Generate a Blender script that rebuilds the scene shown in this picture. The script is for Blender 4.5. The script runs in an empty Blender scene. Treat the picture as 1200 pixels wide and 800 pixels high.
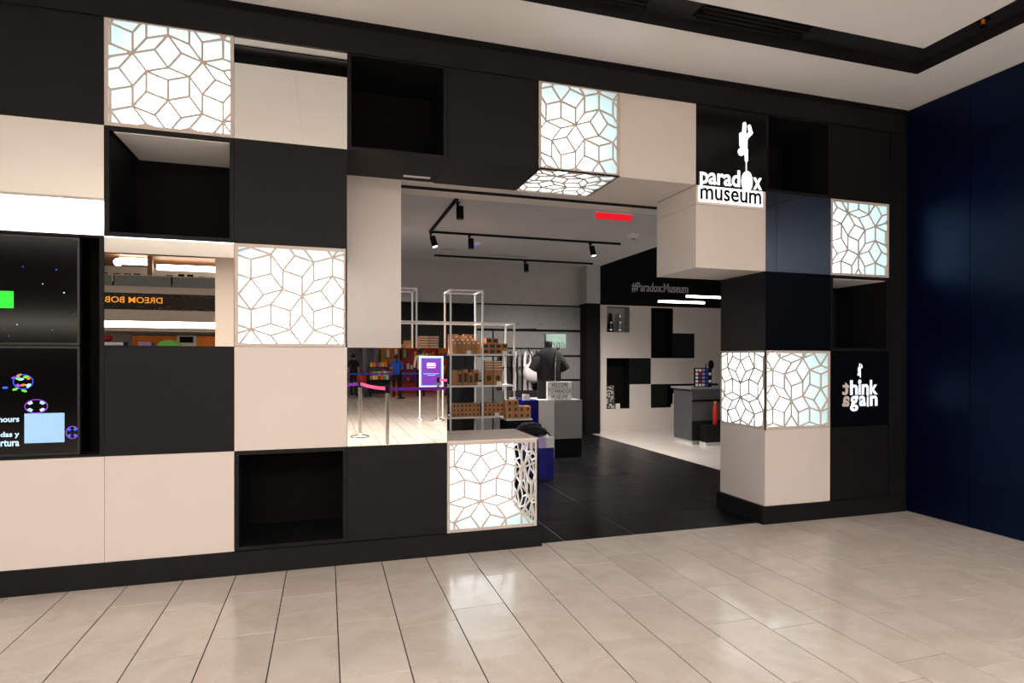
import bpy, bmesh, math, random
from mathutils import Vector, Matrix
random.seed(7)
SC = bpy.context.scene
COL = SC.collection

# ------------------------------------------------------------------ camera
F_PX, YAW, PITCH, ROLL, PCX, PCY = 738.3154, .3164, -.0043, .0015, 624.28, 424.20
CAM = Vector((1.31327, -4.55399, 1.4245))
cf = Vector((math.sin(YAW)*math.cos(PITCH), math.cos(YAW)*math.cos(PITCH), math.sin(PITCH)))
cr0 = Vector((math.cos(YAW), -math.sin(YAW), 0)); cu0 = cr0.cross(cf)
cr = math.cos(ROLL)*cr0 + math.sin(ROLL)*cu0; cu = -math.sin(ROLL)*cr0 + math.cos(ROLL)*cu0
cd = bpy.data.cameras.new('camera'); cam = bpy.data.objects.new('camera', cd); COL.objects.link(cam)
cd.sensor_width = 36; cd.lens = F_PX/1200*36
cd.shift_x = (600-PCX)/1200; cd.shift_y = (PCY-400)/1200
cd.clip_start = .05; cd.clip_end = 200
cam.matrix_world = Matrix(((cr.x, cu.x, -cf.x, CAM.x), (cr.y, cu.y, -cf.y, CAM.y), (cr.z, cu.z, -cf.z, CAM.z), (0, 0, 0, 1)))
SC.camera = cam

# ------------------------------------------------------------------ world, exposure
W = bpy.data.worlds.new('mall_ambient'); SC.world = W; W.use_nodes = True
bg = W.node_tree.nodes['Background']; bg.inputs[0].default_value = (1, .985, .96, 1); bg.inputs[1].default_value = .45
SC.view_settings.view_transform = 'Standard'; SC.view_settings.look = 'None'
SC.view_settings.exposure = 0.0; SC.view_settings.gamma = 1.0; SC.view_settings.use_curve_mapping = False
E_COVE, E_BOX, E_SPOT = 7.9, 2.25, 640.0

# ------------------------------------------------------------------ materials
def lin(c):
    return tuple((x/12.92 if x <= .04045 else ((x+.055)/1.055)**2.4) for x in (v/255 for v in c))
M = {}
def mat(name, rgb, rough=.5, metal=0., var=.06, scale=6., emit=0., ecol=None, bump=0., bscale=60., spec=.5, coat=0., trans=0., alpha=1., rand=0.):
    m = bpy.data.materials.new(name); m.use_nodes = True
    nt = m.node_tree; N = nt.nodes; L = nt.links; p = N['Principled BSDF']
    c = lin(rgb)
    tc = N.new('ShaderNodeTexCoord'); no = N.new('ShaderNodeTexNoise'); no.inputs['Scale'].default_value = scale; no.inputs['Detail'].default_value = 5
    L.new(tc.outputs['Object'], no.inputs['Vector'])
    rp = N.new('ShaderNodeValToRGB')
    rp.color_ramp.elements[0].position = .3; rp.color_ramp.elements[1].position = .7
    rp.color_ramp.elements[0].color = (*[x*(1-var) for x in c], 1); rp.color_ramp.elements[1].color = (*[min(1, x*(1+var)) for x in c], 1)
    L.new(no.outputs['Fac'], rp.inputs['Fac'])
    out = rp.outputs['Color']
    if rand:
        oi = N.new('ShaderNodeObjectInfo'); mr = N.new('ShaderNodeMapRange'); mr.inputs['To Min'].default_value = 1-rand; mr.inputs['To Max'].default_value = 1+rand
        L.new(oi.outputs['Random'], mr.inputs['Value'])
        mx = N.new('ShaderNodeVectorMath'); mx.operation = 'SCALE'; L.new(out, mx.inputs[0]); L.new(mr.outputs['Result'], mx.inputs['Scale']); out = mx.outputs['Vector']
    L.new(out, p.inputs['Base Color'])
    p.inputs['Roughness'].default_value = rough; p.inputs['Metallic'].default_value = metal
    p.inputs['Specular IOR Level'].default_value = spec; p.inputs['Coat Weight'].default_value = coat
    p.inputs['Transmission Weight'].default_value = trans; p.inputs['Alpha'].default_value = alpha
    if emit:
        p.inputs['Emission Color'].default_value = (*lin(ecol or rgb), 1); p.inputs['Emission Strength'].default_value = emit
    if bump:
        n2 = N.new('ShaderNodeTexNoise'); n2.inputs['Scale'].default_value = bscale; L.new(tc.outputs['Object'], n2.inputs['Vector'])
        b = N.new('ShaderNodeBump'); b.inputs['Strength'].default_value = bump; b.inputs['Distance'].default_value = .002
        L.new(n2.outputs['Fac'], b.inputs['Height']); L.new(b.outputs['Normal'], p.inputs['Normal'])
    M[name] = m
    return m
mat('white_panel', (232, 222, 216), .42, var=.012, scale=3)
mat('black_panel', (20, 21, 22), .55, spec=.22, var=.10, scale=9, bump=.12, bscale=220)
mat('black_matte', (9, 9, 9), .8, spec=.2, var=.2)
mat('black_gloss', (7, 8, 10), .2, spec=.35, var=.1)
mat('black_satin', (5, 7, 14), .25, spec=.3, var=.1)
mat('mirror', (238, 238, 236), .0, metal=1., var=0)
mat('lattice_white', (216, 202, 193), .5, var=.01)
mat('box_glow', (255, 255, 255), .6, emit=E_BOX, ecol=(243, 252, 255), var=0)
mat('box_white_acrylic', (232, 249, 251), .5, var=.01)
mat('sign_glow', (255, 255, 255), .5, emit=1.25, var=0)
mat('navy', (3, 5, 33), .36, var=.25, scale=2.2, bump=.04, bscale=8, spec=.38)
M['navy'].node_tree.nodes['Principled BSDF'].inputs['Specular Tint'].default_value = (.22, .52, 1, 1)
mat('navy_dark', (6, 9, 30), .4, var=.1)
mat('ceiling_white', (248, 248, 248), .8, var=.012, scale=2)
mat('trough_black', (26, 26, 27), .55, var=.08)
mat('shop_ceiling', (205, 202, 200), .75, var=.04, scale=1.5)
mat('shop_wall_grey', (178, 175, 173), .7, var=.04)
mat('shop_wall_white', (222, 212, 204), .6, var=.015)
mat('slat_grey', (122, 121, 121), .5, var=.08, scale=14)
mat('shop_floor_white', (220, 212, 205), .14, var=.03, scale=3)
mat('grout', (52, 40, 33), .85, var=.1)
mat('grout_pale', (190, 190, 188), .8, var=.1)
mat('tube_white', (238, 236, 235), .4, var=.02)
mat('kraft', (172, 122, 78), .75, var=.06, scale=18, rand=.16)
mat('kraft_dark', (58, 36, 22), .7, var=.2, scale=40)
mat('paper_white', (235, 233, 230), .7, var=.01)
mat('cloth_black', (7, 7, 8), .9, var=.2, scale=30, bump=.3, bscale=200)
mat('cloth_white', (205, 196, 196), .85, var=.05, scale=12)
mat('cloth_grey', (110, 108, 110), .85, var=.05, scale=12)
mat('chrome', (205, 200, 192), .16, metal=1., var=.03)
mat('steel_dark', (60, 60, 62), .35, metal=.6, var=.05)
mat('plinth_grey', (136, 134, 133), .5, var=.03)
mat('plinth_white', (205, 205, 203), .4, var=.02)
mat('blue_acrylic', (14, 18, 110), .12, var=.15)
mat('purple_acrylic', (172, 150, 208), .15, var=.05)
mat('cyan_glass', (112, 134, 126), .1, var=.1)
mat('red_glow', (235, 20, 40), .4, emit=.75, ecol=(235, 20, 40), var=0)
mat('blue_led', (60, 90, 255), .4, emit=2., ecol=(60, 90, 255), var=0)
mat('lamp_white', (255, 250, 240), .4, emit=9., ecol=(255, 246, 235), var=0)
mat('pendant_white', (255, 250, 245), .4, emit=9., ecol=(255, 248, 240), var=0)
mat('cove', (255, 246, 236), .5, emit=E_COVE, ecol=(255, 246, 237), var=0)
mat('strip_glow', (255, 248, 236), .5, emit=13., ecol=(255, 244, 228), var=0)
mat('screen', (4, 4, 6), .1, spec=.25, var=.3)
mat('screen_frame', (28, 28, 29), .4, var=.05)
mat('scr_green', (20, 225, 40), .4, emit=.9, ecol=(20, 225, 40), var=0)
mat('scr_text', (190, 225, 255), .4, emit=.8, ecol=(190, 225, 255), var=0)
mat('scr_code', (150, 195, 240), .4, emit=.55, ecol=(150, 195, 240), var=0)
mat('scr_blue', (40, 90, 255), .4, emit=.8, ecol=(40, 90, 255), var=0)
mat('scr_purple', (150, 60, 220), .4, emit=.6, ecol=(150, 60, 220), var=0)
mat('scr_cyan', (150, 240, 255), .4, emit=.9, ecol=(150, 240, 255), var=0)
mat('scr_lime', (90, 230, 60), .4, emit=.8, ecol=(90, 230, 60), var=0)
mat('scr_orange', (250, 120, 40), .4, emit=.7, ecol=(250, 120, 40), var=0)
mat('grey_letter', (190, 190, 192), .5, var=.02)
mat('letter_lit', (225, 234, 242), .5, emit=.75, ecol=(225, 234, 242), var=0)
mat('letter_white', (236, 226, 220), .5, var=.01)
mat('belt_blue', (25, 60, 200), .6, var=.05)
mat('belt_pink', (255, 70, 140), .6, var=.05)
mat('belt_purple', (105, 25, 165), .6, var=.05)
mat('poster_purple', (95, 35, 160), .5, var=.05)
mat('poster_blue', (110, 185, 235), .5, var=.03)
mat('orange', (235, 130, 25), .6, var=.15, scale=3)
mat('red', (190, 30, 28), .55, var=.15, scale=3)
mat('green', (110, 185, 80), .5, var=.06)
mat('blue', (40, 70, 170), .5, var=.06)
mat('lilac', (170, 140, 200), .5, var=.06)
mat('yellow', (240, 190, 60), .5, var=.06)
mat('brown_dark', (44, 34, 30), .6, var=.15)
mat('brown', (120, 84, 56), .6, var=.15)
mat('sign_orange', (240, 160, 50), .5, emit=.8, ecol=(240, 160, 50), var=0)
mat('stone_white', (196, 184, 172), .55, var=.02)
mat('glass_grey', (120, 125, 128), .12, var=.06)
mat('skin_light', (200, 150, 125), .6, var=.05)
mat('skin_dark', (92, 58, 42), .6, var=.05)
mat('hair_dark', (24, 18, 15), .6, var=.2, scale=60)
mat('shirt_blue', (20, 90, 215), .8, var=.06)
mat('shirt_white', (235, 230, 228), .8, var=.04)
mat('shirt_red', (150, 40, 50), .8, var=.06)
mat('trouser_black', (20, 20, 23), .85, var=.1)
mat('trouser_navy', (30, 40, 80), .85, var=.1)

def tile_mat(name, c1, c2, vein, rough, rand, rv=.37, spec=.5):
    m = bpy.data.materials.new(name); m.use_nodes = True; nt = m.node_tree; N = nt.nodes; L = nt.links; p = N['Principled BSDF']
    tc = N.new('ShaderNodeTexCoord'); oi = N.new('ShaderNodeObjectInfo')
    sc = N.new('ShaderNodeVectorMath'); sc.operation = 'SCALE'; sc.inputs[0].default_value = (37, 91, 53); L.new(oi.outputs['Random'], sc.inputs['Scale'])
    ad = N.new('ShaderNodeVectorMath'); ad.operation = 'ADD'; L.new(tc.outputs['Object'], ad.inputs[0]); L.new(sc.outputs['Vector'], ad.inputs[1])
    n1 = N.new('ShaderNodeTexNoise'); n1.inputs['Scale'].default_value = 3.2; n1.inputs['Detail'].default_value = 7; n1.inputs['Distortion'].default_value = 1.3; L.new(ad.outputs['Vector'], n1.inputs['Vector'])
    r1 = N.new('ShaderNodeValToRGB'); r1.color_ramp.elements[0].position = .32; r1.color_ramp.elements[1].position = .68
    r1.color_ramp.elements[0].color = (*lin(c1), 1); r1.color_ramp.elements[1].color = (*lin(c2), 1); L.new(n1.outputs['Fac'], r1.inputs['Fac'])
    n2 = N.new('ShaderNodeTexNoise'); n2.inputs['Scale'].default_value = 2.3; n2.inputs['Detail'].default_value = 9; n2.inputs['Distortion'].default_value = 2.5; L.new(ad.outputs['Vector'], n2.inputs['Vector'])
    r2 = N.new('ShaderNodeValToRGB'); e = r2.color_ramp.elements; e[0].position = .485; e[0].color = (0, 0, 0, 1); e[1].position = .5; e[1].color = (1, 1, 1, 1); e2 = e.new(.515); e2.color = (0, 0, 0, 1)
    L.new(n2.outputs['Fac'], r2.inputs['Fac'])
    vf = N.new('ShaderNodeMath'); vf.operation = 'MULTIPLY'; vf.inputs[1].default_value = .35; L.new(r2.outputs['Color'], vf.inputs[0])
    mx = N.new('ShaderNodeMix'); mx.data_type = 'RGBA'; L.new(vf.outputs['Value'], mx.inputs['Factor']); L.new(r1.outputs['Color'], mx.inputs['A']); mx.inputs['B'].default_value = (*lin(vein), 1)
    mr = N.new('ShaderNodeMapRange'); mr.inputs['To Min'].default_value = 1-rand; mr.inputs['To Max'].default_value = 1+rand; L.new(oi.outputs['Random'], mr.inputs['Value'])
    vm = N.new('ShaderNodeVectorMath'); vm.operation = 'SCALE'; L.new(mx.outputs['Result'], vm.inputs[0]); L.new(mr.outputs['Result'], vm.inputs['Scale'])
    L.new(vm.outputs['Vector'], p.inputs['Base Color'])
    rr = N.new('ShaderNodeMapRange'); rr.inputs['To Min'].default_value = rough*(1-rv); rr.inputs['To Max'].default_value = rough*(1+rv); p.inputs['Specular IOR Level'].default_value = spec
    fr_ = N.new('ShaderNodeMath'); fr_.operation = 'FRACT'; ml = N.new('ShaderNodeMath'); ml.operation = 'MULTIPLY'; ml.inputs[1].default_value = 17.3
    L.new(oi.outputs['Random'], ml.inputs[0]); L.new(ml.outputs['Value'], fr_.inputs[0]); L.new(fr_.outputs['Value'], rr.inputs['Value']); L.new(rr.outputs['Result'], p.inputs['Roughness'])
    M[name] = m
tile_mat('tile_beige', (214, 203, 193), (228, 219, 211), (236, 230, 224), .19, .035)
tile_mat('tile_dark', (15, 16, 18), (26, 27, 29), (42, 42, 44), .3, .08, .1, .1)
# far floor: the same tiles, too far away to tell apart
def far_floor_mat():
    m = bpy.data.materials.new('far_tiles'); m.use_nodes = True; nt = m.node_tree; N = nt.nodes; L = nt.links; p = N['Principled BSDF']
    tc = N.new('ShaderNodeTexCoord'); br = N.new('ShaderNodeTexBrick')
    mp = N.new('ShaderNodeMapping'); mp.inputs['Rotation'].default_value = (0, 0, math.pi/2); L.new(tc.outputs['Object'], mp.inputs['Vector']); L.new(mp.outputs['Vector'], br.inputs['Vector'])
    br.inputs['Scale'].default_value = 1; br.inputs['Brick Width'].default_value = .632; br.inputs['Row Height'].default_value = .311; br.inputs['Mortar Size'].default_value = .004; br.offset = .25
    br.inputs['Color1'].default_value = (*lin((212, 201, 190)), 1); br.inputs['Color2'].default_value = (*lin((226, 217, 208)), 1); br.inputs['Mortar'].default_value = (*lin((150, 128, 110)), 1)
    L.new(br.outputs['Color'], p.inputs['Base Color']); p.inputs['Roughness'].default_value = .16; M['far_tiles'] = m
far_floor_mat()

# ------------------------------------------------------------------ mesh helpers
class MB:
    def __init__(s): s.v = []; s.f = []; s.mi = []; s.cur = 0; s.sm = []
    def add(s, vs, fs, smooth=False):
        o = len(s.v); s.v += [tuple(v) for v in vs]
        for f in fs: s.f.append(tuple(o+i for i in f)); s.mi.append(s.cur); s.sm.append(smooth)
        return s
    def box(s, x0, x1, y0, y1, z0, z1, rz=0, c=None):
        vs = [(x, y, z) for z in (z0, z1) for y in (y0, y1) for x in (x0, x1)]
        if rz:
            cx, cy = c or ((x0+x1)/2, (y0+y1)/2); a, b = math.cos(rz), math.sin(rz)
            vs = [(cx+(x-cx)*a-(y-cy)*b, cy+(x-cx)*b+(y-cy)*a, z) for x, y, z in vs]
        return s.add(vs, [(0, 2, 3, 1), (4, 5, 7, 6), (0, 1, 5, 4), (2, 6, 7, 3), (0, 4, 6, 2), (1, 3, 7, 5)])
    def tube(s, p0, p1, r0, r1=None, n=12, caps=True):
        r1 = r0 if r1 is None else r1; p0 = Vector(p0); p1 = Vector(p1); d = (p1-p0).normalized()
        a = d.orthogonal().normalized(); b = d.cross(a)
        vs = [p+(a*math.cos(t)+b*math.sin(t))*r for p, r in ((p0, r0), (p1, r1)) for t in (2*math.pi*i/n for i in range(n))]
        s.add(vs, [(i, (i+1) % n, n+(i+1) % n, n+i) for i in range(n)], True)
        if caps: s.add(vs, [tuple(reversed(range(n))), tuple(range(n, 2*n))])
        return s
    def path(s, pts, r, n=8):
        for a, b in zip(pts[:-1], pts[1:]): s.tube(a, b, r, r, n)
        return s
    def lathe(s, cx, cy, prof, n=20):
        k = len(prof)
        vs = [(cx+r*math.cos(2*math.pi*i/n), cy+r*math.sin(2*math.pi*i/n), z) for r, z in prof for i in range(n)]
        s.add(vs, [(j*n+i, j*n+(i+1) % n, (j+1)*n+(i+1) % n, (j+1)*n+i) for j in range(k-1) for i in range(n)], True)
        s.add(vs, [tuple(reversed(range(n))), tuple(range((k-1)*n, k*n))])
        return s
    def loft(s, rings, caps=True):
        n = len(rings[0]); vs = [v for r in rings for v in r]
        s.add(vs, [(j*n+i, j*n+(i+1) % n, (j+1)*n+(i+1) % n, (j+1)*n+i) for j in range(len(rings)-1) for i in range(n)], True)
        if caps: s.add(vs, [tuple(reversed(range(n))), tuple(range((len(rings)-1)*n, len(rings)*n))])
        return s
    def ball(s, c, rx, ry=None, rz=None, n=14, m=9):
        ry = ry or rx; rz = rz or rx
        rings = [[(c[0]+rx*math.sin(t)*math.cos(2*math.pi*i/n), c[1]+ry*math.sin(t)*math.sin(2*math.pi*i/n), c[2]-rz*math.cos(t)) for i in range(n)] for t in (math.pi*(j+.05)/(m+.1) for j in range(m+1))]
        return s.loft(rings)
    def slab_xz(s, poly, y0, y1):
        n = len(poly); vs = [(x, y0, z) for x, z in poly]+[(x, y1, z) for x, z in poly]
        return s.add(vs, [tuple(range(n)), tuple(reversed(range(n, 2*n)))]+[(i, n+i, n+(i+1) % n, (i+1) % n) for i in range(n)])
    def build(s, name, m, parent=None, **kw):
        me = bpy.data.meshes.new(name)
        if parent is not None: off = Vector(parent['_o'])
        else:
            xs = [v[0] for v in s.v]; ys = [v[1] for v in s.v]; zs = [v[2] for v in s.v]
            off = Vector(((min(xs)+max(xs))/2, (min(ys)+max(ys))/2, min(zs)))
        me.from_pydata([tuple(Vector(v)-off) for v in s.v], [], s.f)
        for mm in (m if isinstance(m, (list, tuple)) else [m]): me.materials.append(M[mm])
        for p, i, q in zip(me.polygons, s.mi, s.sm): p.material_index = i; p.use_smooth = q
        bm = bmesh.new(); bm.from_mesh(me); bmesh.ops.recalc_face_normals(bm, faces=bm.faces); bm.to_mesh(me); bm.free()
        o = bpy.data.objects.new(name, me); COL.objects.link(o)
        if parent is None: o.location = off
        else: o.parent = parent
        o['_o'] = tuple(off)
        return tag(o, **kw)
def tag(o, label=None, cat=None, group=None, kind=None):
    if label: o['label'] = label
    if cat: o['category'] = cat
    if group: o['group'] = group
    if kind: o['kind'] = kind
    return o
def thing(name, loc, **kw):
    o = bpy.data.objects.new(name, None); COL.objects.link(o); o.location = loc; o['_o'] = tuple(loc); o.empty_display_size = .1
    return tag(o, **kw)
def B(*a, **k): return MB().box(*a, **k)
def copy_tree(o, delta, parent=None):
    c = o.copy(); COL.objects.link(c); c.parent = parent
    if parent is None: c.location = o.location + Vector(delta)
    for ch in o.children: copy_tree(ch, delta, c)
    return c
def text_mesh(body, bold=0., mirror=False):
    cu_ = bpy.data.curves.new('t', 'FONT'); cu_.body = body; cu_.size = 1; cu_.offset = bold; cu_.resolution_u = 3
    ob = bpy.data.objects.new('t', cu_); COL.objects.link(ob)
    dg = bpy.context.evaluated_depsgraph_get(); dg.update()
    me = bpy.data.meshes.new_from_object(ob.evaluated_get(dg))
    vs = [tuple(v.co) for v in me.vertices]; fs = [tuple(p.vertices) for p in me.polygons]
    bpy.data.objects.remove(ob); bpy.data.curves.remove(cu_); bpy.data.meshes.remove(me)
    return vs, fs
def text(body, x0, x1, z0, z1, y, m, parent, name='lettering', bold=.01, th=.004, flip=False, mirror=False, bbox=None):
    """flat letters filling the given rectangle, standing proud of a wall that faces -y (flip: faces +y)"""
    vs, fs = text_mesh(body, bold)
    ax = min(v[0] for v in vs); bx = max(v[0] for v in vs); az = min(v[1] for v in vs); bz = max(v[1] for v in vs)
    if bbox: az, bz = bbox
    out = []
    for v in vs:
        t = (v[0]-ax)/(bx-ax)
        if flip: t = 1-t
        if mirror: t = 1-t
        out.append((x0+t*(x1-x0), z0+(v[1]-az)/(bz-az)*(z1-z0)))
    s = 1 if flip else -1
    b = MB(); b.add([(x, y+s*th, z) for x, z in out], fs)
    ed = {}
    for f in fs:
        for i in range(len(f)):
            e = (f[i], f[(i+1) % len(f)]); k = tuple(sorted(e)); ed.setdefault(k, []).append(e)
    n = len(out); sides = [(e[0][0], e[0][1], e[0][1]+n, e[0][0]+n) for e in ed.values() if len(e) == 1]
    b2 = MB(); b2.add([(x, y+s*th, z) for x, z in out]+[(x, y, z) for x, z in out], list(fs)+sides)
    return b2.build(name, m, parent)

# ------------------------------------------------------------------ the facade grid
CX = [-.737, 0, .736, 1.450, 2.149, 2.850, 3.529, 4.227, 4.920, 5.623, 6.300]     # CX[i+1] = column i
RZ = [.155, .817, 1.506, 2.189, 2.876, 3.56]
D = .65; G = .0012
def cell(i, j): return CX[i+1]+G, CX[i+2]-G, RZ[j]+G, RZ[j+1]-G
XW, HC = 6.527, 3.776

# mall floor and its tiles
floor = B(-13, 13, -24, .06, -.06, -.008).build('floor', 'far_tiles', kind='structure', label='pale beige stone tile floor of the mall')
B(-1.46, XW, -4.2, .058, -.02, -.0035).build('grout_bed', 'grout', floor)
TW, TL, TX, TY, TS = .31115, .63196, 1.37067, -1.00667, .14756
def tile_mesh(w, l, h, m, name, g=.0030):
    c = .0005; b = MB()
    a = [(-w/2+g, -l/2+g), (w/2-g, -l/2+g), (w/2-g, l/2-g), (-w/2+g, l/2-g)]
    t = [(-w/2+g+c, -l/2+g+c), (w/2-g-c, -l/2+g+c), (w/2-g-c, l/2-g-c), (-w/2+g+c, l/2-g-c)]
    vs = [(x, y, -h) for x, y in a]+[(x, y, -c) for x, y in a]+[(x, y, 0) for x, y in t]
    b.add(vs, [(3, 2, 1, 0), (8, 9, 10, 11)]+[(i, (i+1) % 4, 4+(i+1) % 4, 4+i) for i in range(4)]+[(4+i, 4+(i+1) % 4, 8+(i+1) % 4, 8+i) for i in range(4)])
    me = bpy.data.meshes.new(name); me.from_pydata(b.v, [], b.f); me.materials.append(M[m]); return me
def place_tile(me, x, y, parent, tilt):
    o = bpy.data.objects.new('tile', me); COL.objects.link(o); o.parent = parent
    o.location = Vector((x, y, 0))-Vector(parent['_o']); o.rotation_euler = (random.gauss(0, tilt), random.gauss(0, tilt), 0)
tmesh = tile_mesh(TW, TL, .02, 'tile_beige', 'tile')
thalf = {}
for n in range(-9, 18):
    x = TX+TW*(n+.5); w = TW
    if x+TW/2 > XW-.002:
        xl = x-TW/2; w = XW-.002-xl; x = xl+w/2
        if w < .03: continue
    ph = TY-(TS if n % 2 else 0)
    for m_ in range(-3, 8):
        y1 = ph-TL*m_; y0 = y1-TL            # the tile spans y0..y1
        if y0 > .055 or y1 < -4.0: continue
        if y1 > .055:                        # cut tile at the shop front
            y1 = .055; key = (round(w, 3), round(y1-y0, 3))
            if key not in thalf: thalf[key] = tile_mesh(key[0], key[1], .02, 'tile_beige', 'cut_tile')
            place_tile(thalf[key], x, (y0+y1)/2, floor, .0006)
        elif w < TW-.001:
            if (w, TL) not in thalf: thalf[(w, TL)] = tile_mesh(w, TL, .02, 'tile_beige', 'cut_tile')
            place_tile(thalf[(w, TL)], x, (y0+y1)/2, floor, .0006)
        else: place_tile(tmesh, x, (y0+y1)/2, floor, .0012)
last = TX+TW*17
# shop floor
floor2 = B(.8, 11.2, .06, 7.4, -.06, -.003).build('floor_shop', 'grout_pale', kind='structure', label='dark slate tile floor inside the shop entrance')
dmesh = tile_mesh(.611, .611, .02, 'tile_dark', 'dark_tile', .0034)
for i in range(9):
    for j in range(11):
        x = 3.09-.611*2+.611*i-.3055; y = .0655+.611*(j+.5)
        if x > 6.3: continue
        place_tile(dmesh, x, y, floor2, .0004)
B(6.357-.21, 11.1, .95, 6.9, -.02, .002).build('pale_floor_zone', 'shop_floor_white', floor2, label='glossy pale floor of the shop')

# ------------------------------------------------------------------ mall ceiling
ceil = thing('ceiling', (0, 0, HC), kind='structure', label='white plaster mall ceiling with a dark recessed slot')
T = .12
def cb(x0, x1, y0, y1, name='panel', m='ceiling_white', z0=HC, z1=HC+T): return B(x0, x1, y0, y1, z0, z1).build(name, m, ceil)
SEAM = 1.07
cb(-5, SEAM-.0008, -.62, .9); cb(SEAM+.0008, 5.91, -.62, .9); cb(5.91, XW+.4, -6.2, .9); cb(XW+.4, 13, -6.2, -4.6)
cb(-5, SEAM-.0008, -6.2, -.94); cb(SEAM+.0008, 5.60, -6.2, -.94)
tr = B(-5, 5.91, -.94, -.62, HC+.075, HC+.16).build('recessed_slot', 'trough_black', ceil)
b = MB(); b.box(5.60, 5.91, -6.2, -.94, HC+.075, HC+.16); b.box(-5, 5.91, -.622, -.618, HC-.012, HC+.08); b.box(5.908, 5.912, -6.2, -.62, HC-.012, HC+.08); b.box(-5, 5.6, -.942, -.938, HC, HC+.08); b.box(5.598, 5.602, -6.2, -.94, HC, HC+.08)
b.build('slot_lining', 'trough_black', ceil)
cb(-13, 13, -6.25, -6.2, 'cove_edge', z0=HC-.03); cb(-13, -4.6, -9.3, -6.25); cb(XW+.4, 13, -9.3, -6.25)
cv = B(-4.6, XW+.4, -9.3, -6.25, HC+.10, HC+.14).build('cove_light_offscreen', 'cove', label='warm luminous cove in the mall ceiling', cat='ceiling light')
cb(-13, 13, -11.2, -9.3, 'cove_edge', z0=HC-.05)
# vents in the slot
def vent(x0, x1, lab):
    v = thing('air_vent', ((x0+x1)/2, -.765, HC+.06), label=lab, cat='air vent', group='linear diffusers in the ceiling slot')
    for k in range(4):
        y = -.84+.048*k
        MB().box(x0+.03*(k % 2), x1-.03*(3-k) % .05, y, y+.02, HC+.045, HC+.076).build('slat', 'black_panel', v)
    B(x0, x1, -.85, -.67, HC+.0735, HC+.078).build('backing', 'black_matte', v)
vent(3.76, 4.69, 'black slatted air diffuser in the ceiling slot above the white panel and logo'); vent(2.45, 3.39, 'black slatted air diffuser in the ceiling slot above the hanging lattice box')
sp = thing('sprinkler', (5.76, -1.274, HC+.03), label='small orange-bulb fire sprinkler in the dark ceiling slot', cat='sprinkler')
MB().lathe(5.76, -1.274, [(.045, HC+.072), (.045, HC+.078)]).build('plate', 'black_matte', sp)
MB().lathe(5.76, -1.274, [(.012, HC+.04), (.012, HC+.075)]).build('bulb', 'orange', sp)
MB().lathe(5.76, -1.274, [(.024, HC+.02), (.02, HC+.03), (.008, HC+.042)]).build('deflector', 'black_matte', sp)

# ------------------------------------------------------------------ facade wall
wall = thing('wall_front', (2.5, .3, 0), kind='structure', label='shop front of black and white cube panels')
def panel(i, j, m, y0=0, y1=D, name='panel'):
    x0, x1, z0, z1 = cell(i, j); return B(x0, x1, y0, y1, z0, z1).build(name, m, wall)
for i, j, m in [(-1, 4, 'black_panel'), (3, 4, 'black_panel'), (8, 4, 'black_panel'), (1, 3, 'black_panel'), (0, 1, 'black_panel'), (1, 1, 'white_panel'),
                (-1, 0, 'white_panel'), (0, 0, 'white_panel'), (2, 0, 'black_panel'), (7, 0, 'white_panel'), (8, 0, 'black_panel'), (5, 4, 'white_panel'), (7, 2, 'black_satin')]:
    panel(i, j, m)
x0, x1, z0, z1 = cell(6, 3)
B(x0, x1, 0, D, z0, 2.715).build('panel', 'white_panel', wall); B(x0, x1, 0, D, 2.718, z1).build('panel', 'white_panel', wall)
# solid blocks behind the thin faces (mirrors, signs)
for i, j in [(1, 4), (-1, 3), (0, 2), (7, 3), (6, 4), (8, 1)]:
    x0, x1, z0, z1 = cell(i, j); B(x0, x1, .012, D, z0, z1).build('panel_core', 'black_matte', wall)
x0, x1, z0, z1 = cell(2, 1); B(x0, x1, .012, D, z0, z1).build('panel_core', 'white_panel', wall)
# white panel set back over the mirrored cube, running on into the shop
B(1.2, 1.89, .655, .70, 1.506, 2.876).build('set_back_panel', 'white_panel', wall, label='tall white panel set back beside the entrance')
# far-left columns out of frame
for j in range(5):
    B(-1.47, -.739, 0, D, RZ[j], RZ[j+1]-G).build('panel', 'white_panel' if j % 2 else 'black_panel', wall)
B(-13, -1.472, 0, D, .155, 3.56).build('panel', 'stone_white', wall)
# plinths, fascia, pier
trim1 = B(-13, 2.876, -.012, D, 0, .153).build('baseboard_left', 'black_panel', kind='structure', label='black plinth under the cube panels')
trim2 = B(4.893, 6.50, -.012, D+.02, 0, .153).build('baseboard_right', 'black_panel', kind='structure', label='black plinth under the entrance pier')
B(6.302, 6.50, -.004, D, .153, 3.56).build('pier_strip', 'black_panel', wall)
fa = MB().box(-13, 6.50, -.014, -.002, 3.545, 3.715).box(-13, 6.50, -.002, D, 3.561, 3.715); fa.build('trim_1', 'black_panel', kind='structure', label='black fascia band over the cubes')
B(-13, 6.515, 0.0, D, 3.715, HC).build('trim_2', 'black_matte', kind='structure', label='thin black shadow gap under the ceiling')
B(6.50, XW+.02, .005, D, 0, HC).build('trim_3', 'navy_dark', kind='structure', label='narrow dark corner strip beside the pier')
# header with shutter slot
hd = MB().box(1.2, 4.92, D+.005, .775, 2.876, 3.3); hd.build('trim_4', 'white_panel', kind='structure', label='white header over the entrance')
B(1.2, 4.92, .775, .885, 2.879, 3.3).build('trim_5', 'black_matte', kind='structure', label='black shutter slot in the entrance header')
B(1.2, 4.92, .885, 1.07, 2.876, 3.3).build('trim_6', 'white_panel', kind='structure', label='white inner lip of the entrance header')
B(1.89, 2.10, .48, .505, 2.866, 2.8755).build('shutter_guide', 'paper_white', wall, label='thin white strip on the dark soffit')

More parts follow.
